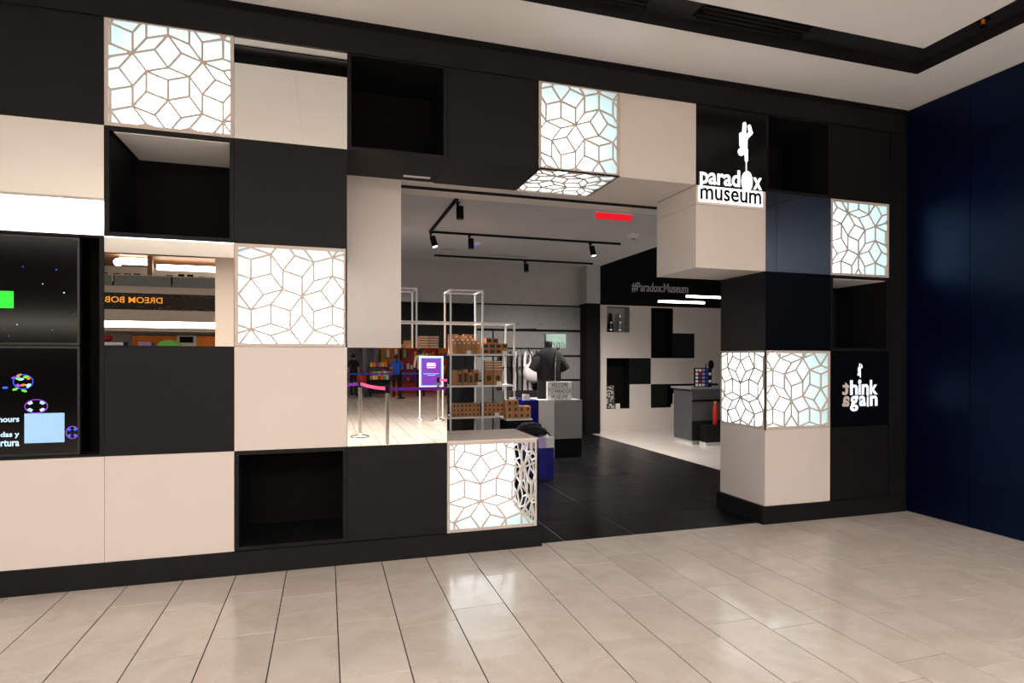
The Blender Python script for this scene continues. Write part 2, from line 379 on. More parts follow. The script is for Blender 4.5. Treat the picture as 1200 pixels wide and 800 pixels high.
# ------------------------------------------------------------------ niches
def niche(i, j, label, top='black_panel', inner='black_matte', j2=None, group=None):
    x0, x1, z0, z1 = cell(i, j); z1 = cell(i, j2 or j)[3]; t = .026; dep = D-.02
    o = thing('wall_niche', ((x0+x1)/2, D/2, z0), label=label, cat='niche')
    B(x0, x0+t, 0, dep, z0, z1).build('side_panel', 'black_panel', o); B(x1-t, x1, 0, dep, z0, z1).build('side_panel', 'black_panel', o)
    B(x0+t, x1-t, 0, dep, z0, z0+t).build('bottom_panel', 'black_panel', o)
    B(x0+t, x1-t, 0, dep, z1-t, z1).build('top_panel', 'black_panel', o)
    if top != 'black_panel': B(x0+t+.02, x1-t, .02, dep-.03, z1-t-.006, z1-t).build('ceiling_panel', top, o, label='plain grey ceiling board of the niche')
    B(x0+t, x1-t, dep-.03, dep, z0+t, z1-t).build('back_panel', inner, o)
    return o
niche(0, 3, 'deep black open niche with a grey ceiling board, under the lit lattice box', 'ceiling_white')
niche(1, 0, 'deep black open niche at floor level beside two white panels')
niche(2, 4, 'deep black open niche high above the left of the entrance')
niche(7, 4, 'shadowy black recess beside the lit museum logo')
niche(8, 2, 'black open niche above the think again sign', 'ceiling_white')

# ------------------------------------------------------------------ mirrors
def mirror(i, j, label):
    x0, x1, z0, z1 = cell(i, j); return B(x0, x1, 0, .011, z0, z1).build('mirror_panel', 'mirror', label=label, cat='mirror')
mirror(1, 4, 'square mirror panel reflecting the ceiling beside the top lattice light')
mirror(-1, 3, 'mirror panel reflecting the bright cove above the video screens')
mirror(0, 2, 'square mirror reflecting a shop sign, under the black niche')
mirror(2, 1, 'square mirror reflecting queue posts beside the entrance')
mirror(7, 3, 'mirror panel reflecting the dark blue hoarding beside the hanging white cube')

# ------------------------------------------------------------------ lattice light boxes
def penrose(edge, n=5):
    phi = (1+5**.5)/2; R_ = edge*phi**n; tr_ = []
    for i in range(10):
        b_ = complex(math.cos((2*i-1)*math.pi/10), math.sin((2*i-1)*math.pi/10))*R_; c_ = complex(math.cos((2*i+1)*math.pi/10), math.sin((2*i+1)*math.pi/10))*R_
        if i % 2 == 0: b_, c_ = c_, b_
        tr_.append((0, 0j, b_, c_))
    for _ in range(n):
        nx = []
        for col, a, b_, c_ in tr_:
            if col == 0:
                p = a+(b_-a)/phi; nx += [(0, c_, p, b_), (1, p, c_, a)]
            else:
                q = b_+(a-b_)/phi; r = b_+(c_-b_)/phi; nx += [(1, r, c_, a), (1, q, r, b_), (0, r, q, a)]
        tr_ = nx
    es = {}
    for col, a, b_, c_ in tr_:
        for p, q in ((a, b_), (c_, a)):
            k = tuple(sorted([(round(p.real, 4), round(p.imag, 4)), (round(q.real, 4), round(q.imag, 4))])); es[k] = 1
    return list(es)
PEN = penrose(.128)
def clip(p, q, x0, x1, y0, y1):
    t0, t1 = 0., 1.; dx, dy = q[0]-p[0], q[1]-p[1]
    for pp, qq in ((-dx, p[0]-x0), (dx, x1-p[0]), (-dy, p[1]-y0), (dy, y1-p[1])):
        if abs(pp) < 1e-12:
            if qq < 0: return None
        else:
            r = qq/pp
            if pp < 0: t0 = max(t0, r)
            else: t1 = min(t1, r)
    if t1-t0 < 1e-3: return None
    return (p[0]+t0*dx, p[1]+t0*dy), (p[0]+t1*dx, p[1]+t1*dy)
def lattice(w, h, fr, ox, oy, fmap, th=.010, bw=.0125):
    """pierced panel in local (u,v) 0..w, 0..h; fmap(u,v,d) -> world point, d = depth into the box"""
    b = MB()
    def bar(p, q, wd, d0, d1):
        dx, dy = q[0]-p[0], q[1]-p[1]; l = math.hypot(dx, dy); nx, ny = -dy/l*wd/2, dx/l*wd/2
        base = [(p[0]+nx, p[1]+ny), (q[0]+nx, q[1]+ny), (q[0]-nx, q[1]-ny), (p[0]-nx, p[1]-ny)]
        vs = [fmap(u, v, d0) for u, v in base]+[fmap(u, v, d1) for u, v in base]
        b.add(vs, [(0, 1, 2, 3), (7, 6, 5, 4)]+[(i, 4+i, 4+(i+1) % 4, (i+1) % 4) for i in range(4)])
    rg = random.Random(5)
    for p, q in PEN:
        e = clip((p[0]+ox, p[1]+oy), (q[0]+ox, q[1]+oy), fr*.8, w-fr*.8, fr*.8, h-fr*.8)
        if e: bar(e[0], e[1], bw, rg.uniform(.0006, .0030), th+rg.uniform(0, .002))
    bar((0, fr/2), (w, fr/2), fr, 0, th); bar((0, h-fr/2), (w, h-fr/2), fr, 0, th); bar((fr/2, fr), (fr/2, h-fr), fr, 0, th); bar((w-fr/2, fr), (w-fr/2, h-fr), fr, 0, th)
    return b
def lightbox(i, j, label, sides=(), off=(.3, .4), solid_top=False):
    x0, x1, z0, z1 = cell(i, j); w = x1-x0; h = z1-z0; t = .012
    o = thing('light_box', ((x0+x1)/2, D/2, z0), label=label, cat='light box')
    lattice(w, h, .022, off[0], off[1], lambda u, v, d: (x0+u, d, z0+v)).build('front_lattice', 'lattice_white', o)
    if 'left' in sides: lattice(D, h, .018, off[1], off[0], lambda u, v, d: (x0+d, u, z0+v)).build('side_lattice', 'lattice_white', o)
    else: B(x0+.003, x0+t, t, D, z0, z1).build('side_wall', 'box_white_acrylic', o); B(x0, x0+.003, t, D, z0, z1).build('outer_side', 'white_panel', o)
    if 'right' in sides: lattice(D, h, .018, off[1]-.1, off[0], lambda u, v, d: (x1-d, u, z0+v)).build('side_lattice', 'lattice_white', o)
    else: B(x1-t, x1-.003, t, D, z0, z1).build('side_wall', 'box_white_acrylic', o); B(x1-.003, x1, t, D, z0, z1).build('outer_side', 'white_panel', o)
    if 'bottom' in sides: lattice(w, D, .018, off[1]+.1, off[0], lambda u, v, d: (x0+u, v, z0+d)).build('bottom_lattice', 'lattice_white', o)
    else: B(x0+t, x1-t, t, D, z0, z0+t).build('bottom_wall', 'box_white_acrylic', o)
    if solid_top:
        B(x0, x1, 0, D, z1, z1+.012).build('top_panel', 'white_panel', o, label='plain white lid of the light box')
        B(x0+t, x1-t, t, D, z1-.008, z1-.001).build('top_wall', 'box_white_acrylic', o)
    else: B(x0+t, x1-t, t, D, z1-t, z1).build('top_wall', 'box_white_acrylic', o)
    B(x0+t, x1-t, D-.03, D, z0+t, z1-t).build('back_light', 'box_glow', o, label='evenly lit white rear panel')
lightbox(0, 4, 'lit white box behind a rhombus lattice, topmost, beside the ceiling-reflecting mirror', off=(.35, .2))
lightbox(1, 2, 'lit lattice box between two mirrors and above a plain white panel', ('right',), off=(.1, .45))
lightbox(4, 4, 'lit lattice box hanging over the entrance with a pierced underside', ('bottom',), off=(.5, .1))
lightbox(3, 0, 'low lit lattice box with a white lid standing at the floor beside the entrance', ('right',), off=(.25, .55), solid_top=True)
lightbox(7, 1, 'lit lattice box with a pierced side on the entrance pier', ('left',), off=(.6, .35))
lightbox(8, 3, 'lit lattice box beside the blue-reflecting mirror and black pier strip', off=(.0, .3))

# ------------------------------------------------------------------ museum logo
x0, x1, z0, z1 = cell(6, 4)
lg = thing('logo_sign', ((x0+x1)/2, 0, z0), label='glowing paradox museum logo on a black panel with a figure balancing upside down', cat='sign')
B(x0, x1, 0, .011, z0, z1).build('black_face', 'black_gloss', lg)
B(4.252, 4.884, -.008, .004, 2.742, 2.872).build('white_strip', 'sign_glow', lg)
text('museum', 4.264, 4.868, 2.758, 2.856, -.008, 'black_gloss', lg, bold=.016, th=.002)
text('parad', 4.260, 4.650, 2.845, 3.030, -.008, 'sign_glow', lg, bold=.018, th=.004)
text('x', 4.785, 4.872, 2.882, 2.985, -.008, 'sign_glow', lg, bold=.018, th=.004)
def ell(cx, cz, rx, rz, n=28, a=0): return [(cx+rx*math.cos(t)*math.cos(a)-rz*math.sin(t)*math.sin(a), cz+rx*math.cos(t)*math.sin(a)+rz*math.sin(t)*math.cos(a)) for t in (2*math.pi*k/n for k in range(n))]
MB().slab_xz(ell(4.724, 2.945, .053, .088), -.012, 0).build('balloon', 'sign_glow', lg)
MB().box(4.713, 4.719, -.010, -.004, 3.03, 3.13).build('string', 'sign_glow', lg)
def capsule(b, p, q, r0, r1, y0, y1):
    a = math.atan2(q[1]-p[1], q[0]-p[0]); n = 8
    pts = [(q[0]+r1*math.cos(a-math.pi/2+math.pi*k/n), q[1]+r1*math.sin(a-math.pi/2+math.pi*k/n)) for k in range(n+1)]+[(p[0]+r0*math.cos(a+math.pi/2+math.pi*k/n), p[1]+r0*math.sin(a+math.pi/2+math.pi*k/n)) for k in range(n+1)]
    b.slab_xz(pts, y0, y1)
def figure(px, pz, s, parent, m, y0, y1):
    """flat emblem: a figure upside down on one hand (hand at px,pz)"""
    P = lambda u, v: (px+u*s, pz+v*s); b = MB()
    capsule(b, P(.005, .02), P(.0, .16), .024*s, .026*s, y0, y1)            # supporting arm
    capsule(b, P(-.0, .17), P(-.04, .20), .03*s, .04*s, y0, y1)              # shoulder
    b.slab_xz(ell(*P(-.095, .145), .058*s, .062*s), y0, y1)                   # head
    capsule(b, P(-.045, .21), P(-.035, .36), .062*s, .055*s, y0, y1)          # torso
    capsule(b, P(-.10, .25), P(-.105, .43), .022*s, .024*s, y0, y1)           # free arm
    capsule(b, P(-.045, .38), P(-.035, .60), .034*s, .028*s, y0, y1)          # straight leg
    capsule(b, P(-.01, .38), P(.085, .47), .036*s, .032*s, y0, y1)            # bent leg
    capsule(b, P(.085, .47), P(.055, .57), .03*s, .028*s, y0, y1)
    return b.build('figure_emblem', m, parent)
figure(4.716, 3.115, .53, lg, 'sign_glow', -.010, 0)

# think again
x0, x1, z0, z1 = cell(8, 1)
tg = thing('slogan_sign', ((x0+x1)/2, 0, z0), label='black glossy panel lettered think again with small upside-down figure', cat='sign')
B(x0, x1, 0, .011, z0, z1).build('black_face', 'black_gloss', tg)
text('t', 5.757, 5.838, 1.105, 1.222, 0, 'letter_white', tg, mirror=True, bold=.03, th=.003)
text('h', 5.846, 5.935, 1.105, 1.240, 0, 'letter_lit', tg, bold=.03, th=.003)
MB().box(5.945, 5.967, -.003, 0, 1.105, 1.200).build('lettering', 'letter_lit', tg)
MB().slab_xz(ell(5.956, 1.224, .018, .022), -.003, 0).build('letter_dot', 'letter_lit', tg)
text('n', 5.979, 6.064, 1.105, 1.203, 0, 'letter_lit', tg, bold=.03, th=.003)
text('k', 6.075, 6.168, 1.105, 1.240, 0, 'letter_lit', tg, bold=.03, th=.003)
text('a', 5.757, 5.838, 1.000, 1.097, 0, 'letter_white', tg, mirror=True, bold=.03, th=.003)
text('g', 5.846, 5.940, .955, 1.097, 0, 'letter_lit', tg, bold=.03, th=.003)
text('a', 5.950, 6.030, 1.000, 1.097, 0, 'letter_lit', tg, bold=.03, th=.003)
text('i', 6.040, 6.062, 1.000, 1.098, 0, 'letter_lit', tg, bold=.03, th=.003, bbox=(0, .56))
text('n', 6.076, 6.166, 1.000, 1.097, 0, 'letter_lit', tg, bold=.03, th=.003)
figure(5.962, 1.262, .21, tg, 'letter_lit', -.003, 0)

# ------------------------------------------------------------------ video screens
B(CX[0]+G, -.026, .24, D, .817, 2.187).build('recess_back', 'black_matte', wall); B(-.026, -.001, 0, D, .817, 2.187).build('recess_side', 'black_panel', wall)
B(CX[0]+G, -.026, 0, .24, .8185, .832).build('recess_bottom', 'black_panel', wall); B(CX[0]+G, -.026, 0, .24, 2.176, 2.187).build('recess_top', 'black_panel', wall)
def screen(z0, z1, label):
    o = thing('video_screen', (-.43, .06, z0), label=label, cat='screen')
    b = MB(); xa, xb = -.73, -.137
    b.box(xa, xb, .02, .06, z0, z0+.014); b.box(xa, xb, .02, .06, z1-.014, z1); b.box(xb-.012, xb, .02, .06, z0+.014, z1-.014); b.box(xa, xa+.012, .02, .06, z0+.014, z1-.014)
    b.build('frame', 'screen_frame', o); B(xa+.01, xb-.01, .026, .24, z0+.01, z1-.01).build('glass', 'screen', o)
    return o
s1 = screen(1.508, 2.172, 'upper black video screen showing a green block, under the cove mirror'); s2 = screen(.834, 1.502, 'lower black video screen showing opening hours text and bubbles')
B(-.66, -.477, .0245, .0262, 1.728, 1.830).build('green_block', 'scr_green', s1)
for x, z, r, m in [(-.26, 1.97, .004, 'scr_blue'), (-.33, 1.88, .003, 'scr_cyan'), (-.22, 1.83, .004, 'scr_cyan'), (-.28, 1.60, .003, 'scr_blue'), (-.46, 1.63, .003, 'scr_cyan'), (-.43, 1.98, .003, 'scr_blue'), (-.17, 1.70, .003, 'scr_blue'), (-.5, 1.56, .003, 'scr_blue')]:
    MB().slab_xz(ell(x, z, r, r, 8), .0245, .0262).build('star', m, s1)
text('hours', -.553, -.450, 1.043, 1.078, .0262, 'scr_text', s2, bold=.02, th=.0015)
text('ndas y', -.565, -.450, .945, .985, .0262, 'scr_text', s2, bold=.02, th=.0015)
text('ertura', -.566, -.450, .897, .935, .0262, 'scr_text', s2, bold=.02, th=.0015)
B(-.424, -.219, .0245, .0262, .912, 1.092).build('pale_square', 'scr_code', s2)
def ring(b, cx, cz, rx, rz, t, a0=0, a1=2*math.pi, n=20):
    for k in range(n):
        u, v = a0+(a1-a0)*k/n, a0+(a1-a0)*(k+1)/n
        b.slab_xz([(cx+rx*math.cos(u), cz+rz*math.sin(u)), (cx+rx*math.cos(v), cz+rz*math.sin(v)), (cx+(rx-t)*math.cos(v), cz+(rz-t)*math.sin(v)), (cx+(rx-t)*math.cos(u), cz+(rz-t)*math.sin(u))], .0245, .0262)
def bubble(cx, cz, rx, rz, mr, mh):
    b = MB(); ring(b, cx, cz, rx, rz, .004); o = b.build('bubble', mr, s2)
    for k in range(4):
        a = math.pi/4+k*math.pi/2; b = MB(); ring(b, cx, cz, rx*.86, rz*.86, .016, a-.3, a+.3, 6); b.build('bubble_highlight', mh[k % len(mh)], o)
bubble(-.364, 1.135, .06, .043, 'scr_purple', ['scr_cyan', 'scr_text']); bubble(-.178, .970, .034, .040, 'scr_purple', ['scr_blue', 'scr_blue'])
bubble(-.43, 1.285, .052, .045, 'scr_blue', ['scr_orange', 'scr_lime', 'scr_purple', 'scr_cyan'])
for x, z, a, m in [(-.47, 1.24, .3, 'scr_lime'), (-.44, 1.30, .2, 'scr_cyan'), (-.43, 1.265, .2, 'scr_orange'), (-.425, 1.23, -.3, 'scr_lime'), (-.52, 1.25, 0, 'scr_blue'), (-.475, 1.31, .3, 'scr_purple'), (-.40, 1.26, 1., 'scr_text'), (-.45, 1.325, .4, 'scr_orange'), (-.415, 1.315, .1, 'scr_lime')]:
    MB().slab_xz(ell(x, z, .015, .007, 12, a), .0245, .0262).build('bubble', m, s2)

# ------------------------------------------------------------------ navy hoarding on the side
wr = B(XW+.012, XW+.15, -4.6, 0, 0, HC).build('wall_right', 'navy_dark', kind='structure', label='dark blue hoarding of bolted panels')
ys = [-.055, -.606, -1.826, -3.046, -4.266]; zs = [0, .404, 1.44, 3.318, HC-.01]
zs = [0, .404, 3.318, HC-.01]
for a in range(4):
    for k in range(3):
        y1, y0, z0, z1 = ys[a]-.003, ys[a+1]+.003, zs[k]+.003, zs[k+1]-.003
        p = B(XW, XW+.012, y0, y1, z0, z1).build('panel', 'navy', wr)
        bz = [z0+.04, z1-.04]+([z0+(z1-z0)*f for f in (.35, .65)] if k == 1 else [])
        for yy in (y0+.05, y1-.05):
            for zz in bz:
                MB().tube((XW-.002, yy, zz), (XW+.001, yy, zz), .009, n=8).build('bolt', 'black_matte', p)
B(XW, XW+.012, ys[0]+.003, 0, 0, HC-.01).build('edge_strip', 'navy', wr)

# ------------------------------------------------------------------ shop interior shell
SH = 3.22
B(.6, .8, D, 7.4, 0, SH+.3).build('wall_left', 'shop_wall_grey', kind='structure', label='grey side wall inside the shop')
cs = B(.8, 6.31, 1.07, 7.1, SH, SH+.1).build('ceiling_shop', 'shop_ceiling', kind='structure', label='grey shop ceiling with track lights')
B(6.31, 11.2, .7, 7.2, 3.75, 3.85).build('ceiling_dark', 'black_matte', kind='structure', label='black open ceiling over the sales desk')
B(6.30, 6.312, 1.07, 6.9, SH+.1, 3.75).build('trim_7', 'black_matte', kind='structure', label='black edge of the raised ceiling')
B(11.1, 11.2, D, 7.2, 0, 3.85).build('wall_far_right', 'black_matte', kind='structure', label='black side wall of the shop')
wb = B(.8, 6.31, 6.9, 7.1, 0, SH).build('wall_back', 'shop_wall_grey', kind='structure', label='grey back wall of the shop with slatwall boards')
B(.8, 3.9, 6.86, 6.9, 0, 2.455).build('black_board', 'black_matte', wb)
B(3.9, 6.03, 6.87, 6.9, 0, 2.47).build('black_board', 'black_matte', wb)
for z0, z1 in [(.10, .54), (.565, 1.005), (1.045, 1.47), (1.51, 1.955), (2.0, 2.44)]:
    pb = B(3.92, 6.02, 6.845, 6.87, z0, z1).build('slat', 'slat_grey', wb)
    for x in (4.3, 4.75, 5.2, 5.65): MB().tube((x, 6.841, z0+.1), (x, 6.846, z0+.1), .012, n=8).build('screw', 'steel_dark', pb)
B(6.03, 6.31, 6.55, 6.9, 0, 2.50).build('trim_8', 'black_matte', kind='structure', label='black column at the end of the slatwall')
B(6.03, 6.31, 6.55, 6.9, 2.50, SH).build('trim_9', 'shop_wall_grey', kind='structure', label='grey bulkhead above the black column')
# white wall with cubbies
ww = thing('wall_white', (8.7, 6.9, 0), kind='structure', label='white shop wall with black cubby holes')
GX = [6.31, 6.61, 7.12, 7.60, 8.00, 8.11, 8.62, 9.20, 11.1]; GZ = [0, .44, .925, 1.455, 1.97, 2.48, 2.51]
hole = {(1, 4): 'g', (3, 3): 'k', (4, 3): 'k', (3, 4): 'k', (4, 4): 'k', (5, 3): 'p', (1, 1): 'k', (1, 2): 'k', (2, 2): 'p', (3, 1): 'p', (4, 1): 'k', (5, 1): 'k', (6, 1): 'k'}
b = MB(); bk = MB()
for a in range(len(GX)-1):
    for k in range(len(GZ)-1):
        if (a, k) not in hole: b.box(GX[a], GX[a+1], 6.9, 6.91, GZ[k], GZ[k+1]); bk.box(GX[a], GX[a+1], 6.91, 7.2, GZ[k], GZ[k+1])
b.build('wall_face', 'shop_wall_white', ww); bk.build('cubby_lining', 'black_matte', ww)
B(6.31, 11.1, 7.2, 7.25, 0, 3.85).build('wall_backing', 'black_matte', ww)
for a, k in [(5, 3), (2, 2), (3, 1)]: B(GX[a]+.002, GX[a+1]-.002, 6.93, 7.2, GZ[k]+.002, GZ[k+1]-.002).build('panel', 'black_panel', ww)
MB().box(GX[1], GX[2], 7.12, 7.2, GZ[4], GZ[5]).box(GX[1], GX[1]+.006, 6.905, 7.12, GZ[4], GZ[5]).box(GX[2]-.006, GX[2], 6.905, 7.12, GZ[4], GZ[5]).box(GX[1]+.006, GX[2]-.006, 6.905, 7.12, GZ[4]-.004, GZ[4]+.001).build('niche_back', 'shop_wall_grey', ww)
B(6.31, 11.1, 6.9, 7.2, 2.51, 3.85).build('black_upper_wall', 'black_matte', ww)
B(6.31, 8.45, 6.885, 6.9, 0, .11).build('baseboard_shop', 'shop_wall_white', kind='structure', label='white skirting under the cubby wall')
hs = thing('wall_lettering', (7.8, 6.88, 2.78), label='grey hashtag paradox museum lettering on the black upper wall', cat='sign')
text('#Paradox:Museum', 7.155, 8.454, 2.785, 2.985, 6.895, 'grey_letter', hs, bold=.008, th=.012)

# ------------------------------------------------------------------ shop ceiling fittings
def spot_head(x, y, label, lit, rx=0.):
    o = thing('track_spotlight', (x, y, SH-.2), label=label, cat='spotlight')
    MB().box(x-.012, x+.012, y-.05, y+.05, SH-.055, SH-.028).build('adapter', 'black_matte', o)
    MB().tube((x, y, SH-.028), (x, y, SH-.09), .012).build('stem', 'black_matte', o)
    MB().tube((x+.02, y, SH-.08), (x+.02+rx*.12, y-.02, SH-.22), .042, .042, 16).build('housing', 'black_matte', o)
    MB().tube((x+.02+rx*.12, y-.02, SH-.221), (x+.02+rx*.122, y-.0203, SH-.2235), .034, .034, 16).build('lens', 'lamp_white' if lit else 'steel_dark', o)
    if lit:
        l = bpy.data.lights.new('spot_beam', 'SPOT'); l.energy = E_SPOT*lit; l.spot_size = 2.4; l.spot_blend = .7; l.shadow_soft_size = .04; l.color = (1, .93, .86)
        lo = bpy.data.objects.new('spot_beam', l); COL.objects.link(lo); lo.parent = o; lo.location = (.02+rx*.12, -.02, -.03)
        lo.rotation_euler = Vector((rx*.5, -.25, 1)).to_track_quat('Z', 'Y').to_euler()
lt_ = thing('light_track', (4.1, 4.265, SH-.03), label='long black L-shaped light track on the shop ceiling', cat='light track')
B(2.675, 2.705, 2.35, 4.28, SH-.03, SH).build('track_arm', 'black_matte', lt_); B(2.705, 5.62, 4.25, 4.28, SH-.03, SH).build('track_arm', 'black_matte', lt_)
MB().box(3.07, 6.02, 6.23, 6.26, SH-.03, SH).build('light_track', 'black_matte', label='short straight black light track beside the back wall', cat='light track')
spot_head(2.72, 2.45, 'black track spotlight aimed sideways on the short arm of the L-shaped track', 0)
spot_head(2.70, 4.265, 'lit black spotlight at the corner of the L-shaped track', 1., .3)
spot_head(3.25, 4.265, 'unlit black spotlight next to the ceiling sensor', 0)
spot_head(5.12, 4.265, 'lit black spotlight near the free end of the L-shaped track', 1., .2)
spot_head(4.70, 6.245, 'small unlit black spotlight on the straight track by the back wall', 0)
ss = thing('ceiling_sensor', (3.5, 4.95, SH-.03), label='round white ceiling sensor with a blue light', cat='sensor')
MB().lathe(3.5, 4.95, [(.06, SH-.03), (.075, SH-.012), (.08, SH)]).build('housing', 'paper_white', ss); MB().lathe(3.5, 4.95, [(.03, SH-.036), (.03, SH-.029)]).build('blue_light', 'blue_led', ss)
sd = thing('smoke_detector', (5.5, 3.6, SH-.06), label='round white smoke detector on the shop ceiling', cat='smoke detector')
MB().lathe(5.5, 3.6, [(.04, SH-.06), (.07, SH-.04), (.075, SH-.015), (.10, SH-.012), (.10, SH)]).build('housing', 'paper_white', sd); MB().lathe(5.5, 3.6, [(.03, SH-.072), (.035, SH-.059)]).build('sensor_cap', 'plinth_grey', sd)
B(4.05, 4.6, 5.9, 5.98, SH-.008, SH).build('air_vent', 'shop_wall_grey', label='thin grey slot vent in the shop ceiling', cat='air vent')
B(3.1, 3.32, 5.6, 5.66, SH-.008, SH).build('access_hatch', 'shop_wall_grey', label='small grey plate in the shop ceiling', cat='hatch')
ex = thing('exit_sign', (4.66, 2.485, SH-.17), label='red glowing exit sign hanging from the shop ceiling', cat='exit sign')
B(4.42, 4.90, 2.475, 2.495, SH-.085, SH-.008).build('panel', 'red_glow', ex, label='red lit panel'); B(4.40, 4.92, 2.465, 2.505, SH-.010, SH).build('bracket', 'paper_white', ex)
def pendant(x0, x1, y, z, label):
    o = thing('pendant_light', ((x0+x1)/2, y, z), label=label, cat='pendant light')
    MB().tube((x0, y, z), (x1, y, z), .02, n=14).build('tube_lamp', 'pendant_white', o)
    for x in (x0+.06, x1-.06): MB().tube((x, y, z+.018), (x, y, 3.75), .003, n=6).build('cable', 'black_matte', o)
pendant(6.70, 7.6, 5.0, 2.42, 'lower glowing linear pendant tube over the sales desk'); pendant(7.34, 8.3, 5.15, 2.54, 'higher glowing linear pendant tube over the sales desk')

# ------------------------------------------------------------------ white frame shelf
YS = 3.55; YB = 3.97
def shX(px_): return px_
SX = [1.970, 2.405, 2.845, 3.270, 3.705]; SZ = [.66, 1.072, 1.485, 1.905, 2.325]
sh = thing('frame_shelf', (2.9, (YS+YB)/2, 0), label='white tubular open frame shelf of square cells holding kraft boxes', cat='shelf')
tb = .011
def rod(p, q, nm):
    tb = {'post': .011, 'rail': .0102, 'cross_rail': .0095}[nm]; b = MB(); b.box(min(p[0], q[0])-tb, max(p[0], q[0])+tb, min(p[1], q[1])-tb, max(p[1], q[1])+tb, min(p[2], q[2])-tb, max(p[2], q[2])+tb); b.build(nm, 'tube_white', sh)
tops = [SZ[4], SZ[4], SZ[4], SZ[4], SZ[3]]
for x, zt in zip(SX, tops):
    for y in (YS, YB): rod((x, y, tb), (x, y, zt), 'post')
for k, z in enumerate(SZ[:4]):
    for y in (YS, YB): rod((SX[0], y, z), (SX[4], y, z), 'rail')
    for x in SX: rod((x, YS, z), (x, YB, z), 'cross_rail')
    if k < 3: B(SX[0], SX[4], YS, YB, z-.006, z+.010).build('shelf_board', 'tube_white', sh)
for a, c in ((0, 1), (2, 3)):
    for y in (YS, YB): rod((SX[a], y, SZ[4]), (SX[c], y, SZ[4]), 'rail')
    for x in (SX[a], SX[c]): rod((x, YS, SZ[4]), (x, YB, SZ[4]), 'cross_rail')
ZT = [z+.0105 for z in SZ]
def kbox(x, y, z, w, d, h, label, group, mark=None, rz=0):
    o = thing('gift_box', (x, y, z), label=label, cat='box', group=group)
    key = (round(w, 3), round(d, 3), round(h, 3), mark)
    B(x-w/2, x+w/2, y-d/2, y+d/2, z, z+h).build('carton', 'kraft', o)
    if mark == 'window': B(x-w*.34, x+w*.34, y-d/2-.0012, y-d/2, z+h*.2, z+h*.78).build('window', 'kraft_dark', o)
    if mark == 'cross':
        b = MB(); b.slab_xz(ell(x, z+h*.5, w*.22, h*.28, 10), y-d/2-.0012, y-d/2); b.build('print', 'kraft_dark', o)
    if mark == 'dot': MB().slab_xz(ell(x, z+h*.86, w*.2, w*.2, 10), y-d/2-.0012, y-d/2).build('seal', 'paper_white', o)
    if mark == 'ring': MB().slab_xz(ell(x, z+h*.5, w*.3, w*.34, 14), y-d/2-.0012, y-d/2).build('print', 'kraft_dark', o)
    if mark == 'band': B(x-w*.46, x+w*.46, y-d/2-.0012, y-d/2, z+h*.55, z+h*.75).build('label_strip', 'paper_white', o)
    return o
def grid(x0, x1, z, n, rows, h, d, label, group, mark, y=YS+.03, fill=.97):
    w = (x1-x0)/n
    for r in range(rows):
        for k in range(n if isinstance(rows, int) else n):
            kbox(x0+w*(k+.5), y+d/2, z+r*h, w*fill, d, h*.985, label, group, mark)
# column 2 (the tower), rows from the bottom
grid(SX[2]+.03, SX[3]-.03, ZT[0], 7, 3, .058, .2, 'small kraft cube box with dark print in the bottom row under the tower', 'small cube boxes under the tower', 'cross')
for k, (w, h, mk) in enumerate([(.07, .20, None), (.062, .19, 'window'), (.062, .21, 'window'), (.058, .17, 'window'), (.07, .205, 'window')]):
    kbox(SX[2]+.065+.072*k, YS+.14, ZT[1], w, .18, h, 'upright kraft box with a long dark window on the middle shelf of the tower', 'upright boxes on the middle tower shelf', mk)
for k in range(6): kbox(SX[2]+.060+.0625*k, YS+.06, ZT[2], .058, .07, .165, 'narrow tall kraft box with a white seal in front on the top filled shelf', 'narrow tall boxes on the top filled shelf', 'dot')
for k in range(6): kbox(SX[2]+.05+.066*k, YS+.16, ZT[2], .060, .09, .215 if k != 5 else .18, 'taller kraft box standing behind the narrow sealed ones', 'taller boxes behind the narrow ones', 'dot')
for k in range(5): kbox(SX[2]+.05+.066*k, YS+.27, ZT[2], .060, .09, .265 if k != 2 else .25, 'rearmost tall kraft box on the top filled shelf', 'rearmost tall boxes', 'dot')
# column 3
grid(SX[3]+.02, SX[4]-.13, ZT[0], 5, 3, .057, .2, 'small kraft cube box with dark print beside the tower base', 'small cube boxes beside the tower', 'cross')
for k in range(2): kbox(SX[3]+.10+.125*k, YS+.14, ZT[1], .115, .18, .185, 'kraft box with a round print and white seal under the flat cartons', 'round-print boxes', 'ring')
for r in range(4):
    for k in range(2): kbox(SX[3]+.10+.125*k, YS+.14, ZT[1]+.188+r*.034, .12, .18, .032, 'flat kraft carton with a pale strip stacked on the round-print boxes', 'flat cartons on the round-print boxes', 'band')
for r, n in ((0, 4), (1, 4), (2, 2)):
    for k in range(n): kbox(SX[3]+.058+.087*(k+(.5 if r == 2 else 0)), YS+.13, ZT[2]+r*.072, .084, .16, .069, 'kraft box with a dark square window in the pyramid stack', 'windowed boxes in the pyramid stack', 'window')
# column 1
for r in range(7):
    for k in range(2): kbox(SX[1]+.11+.125*k, YS+.16, ZT[2]+r*.033, .12, .2, .031, 'flat kraft carton in the two tall piles behind the mirror edge', 'flat cartons in two tall piles', 'band')
for k in range(2): kbox(SX[0]+.25+.09*k, YS+.16, ZT[2], .085, .2, .12+.05*k, 'plain kraft box partly hidden beside the white set-back panel', 'boxes beside the set-back panel')
grid(SX[1]+.2, SX[2]-.03, ZT[0], 3, 3, .058, .2, 'small kraft cube box half hidden behind the mirror edge', 'cube boxes behind the mirror edge', 'cross')
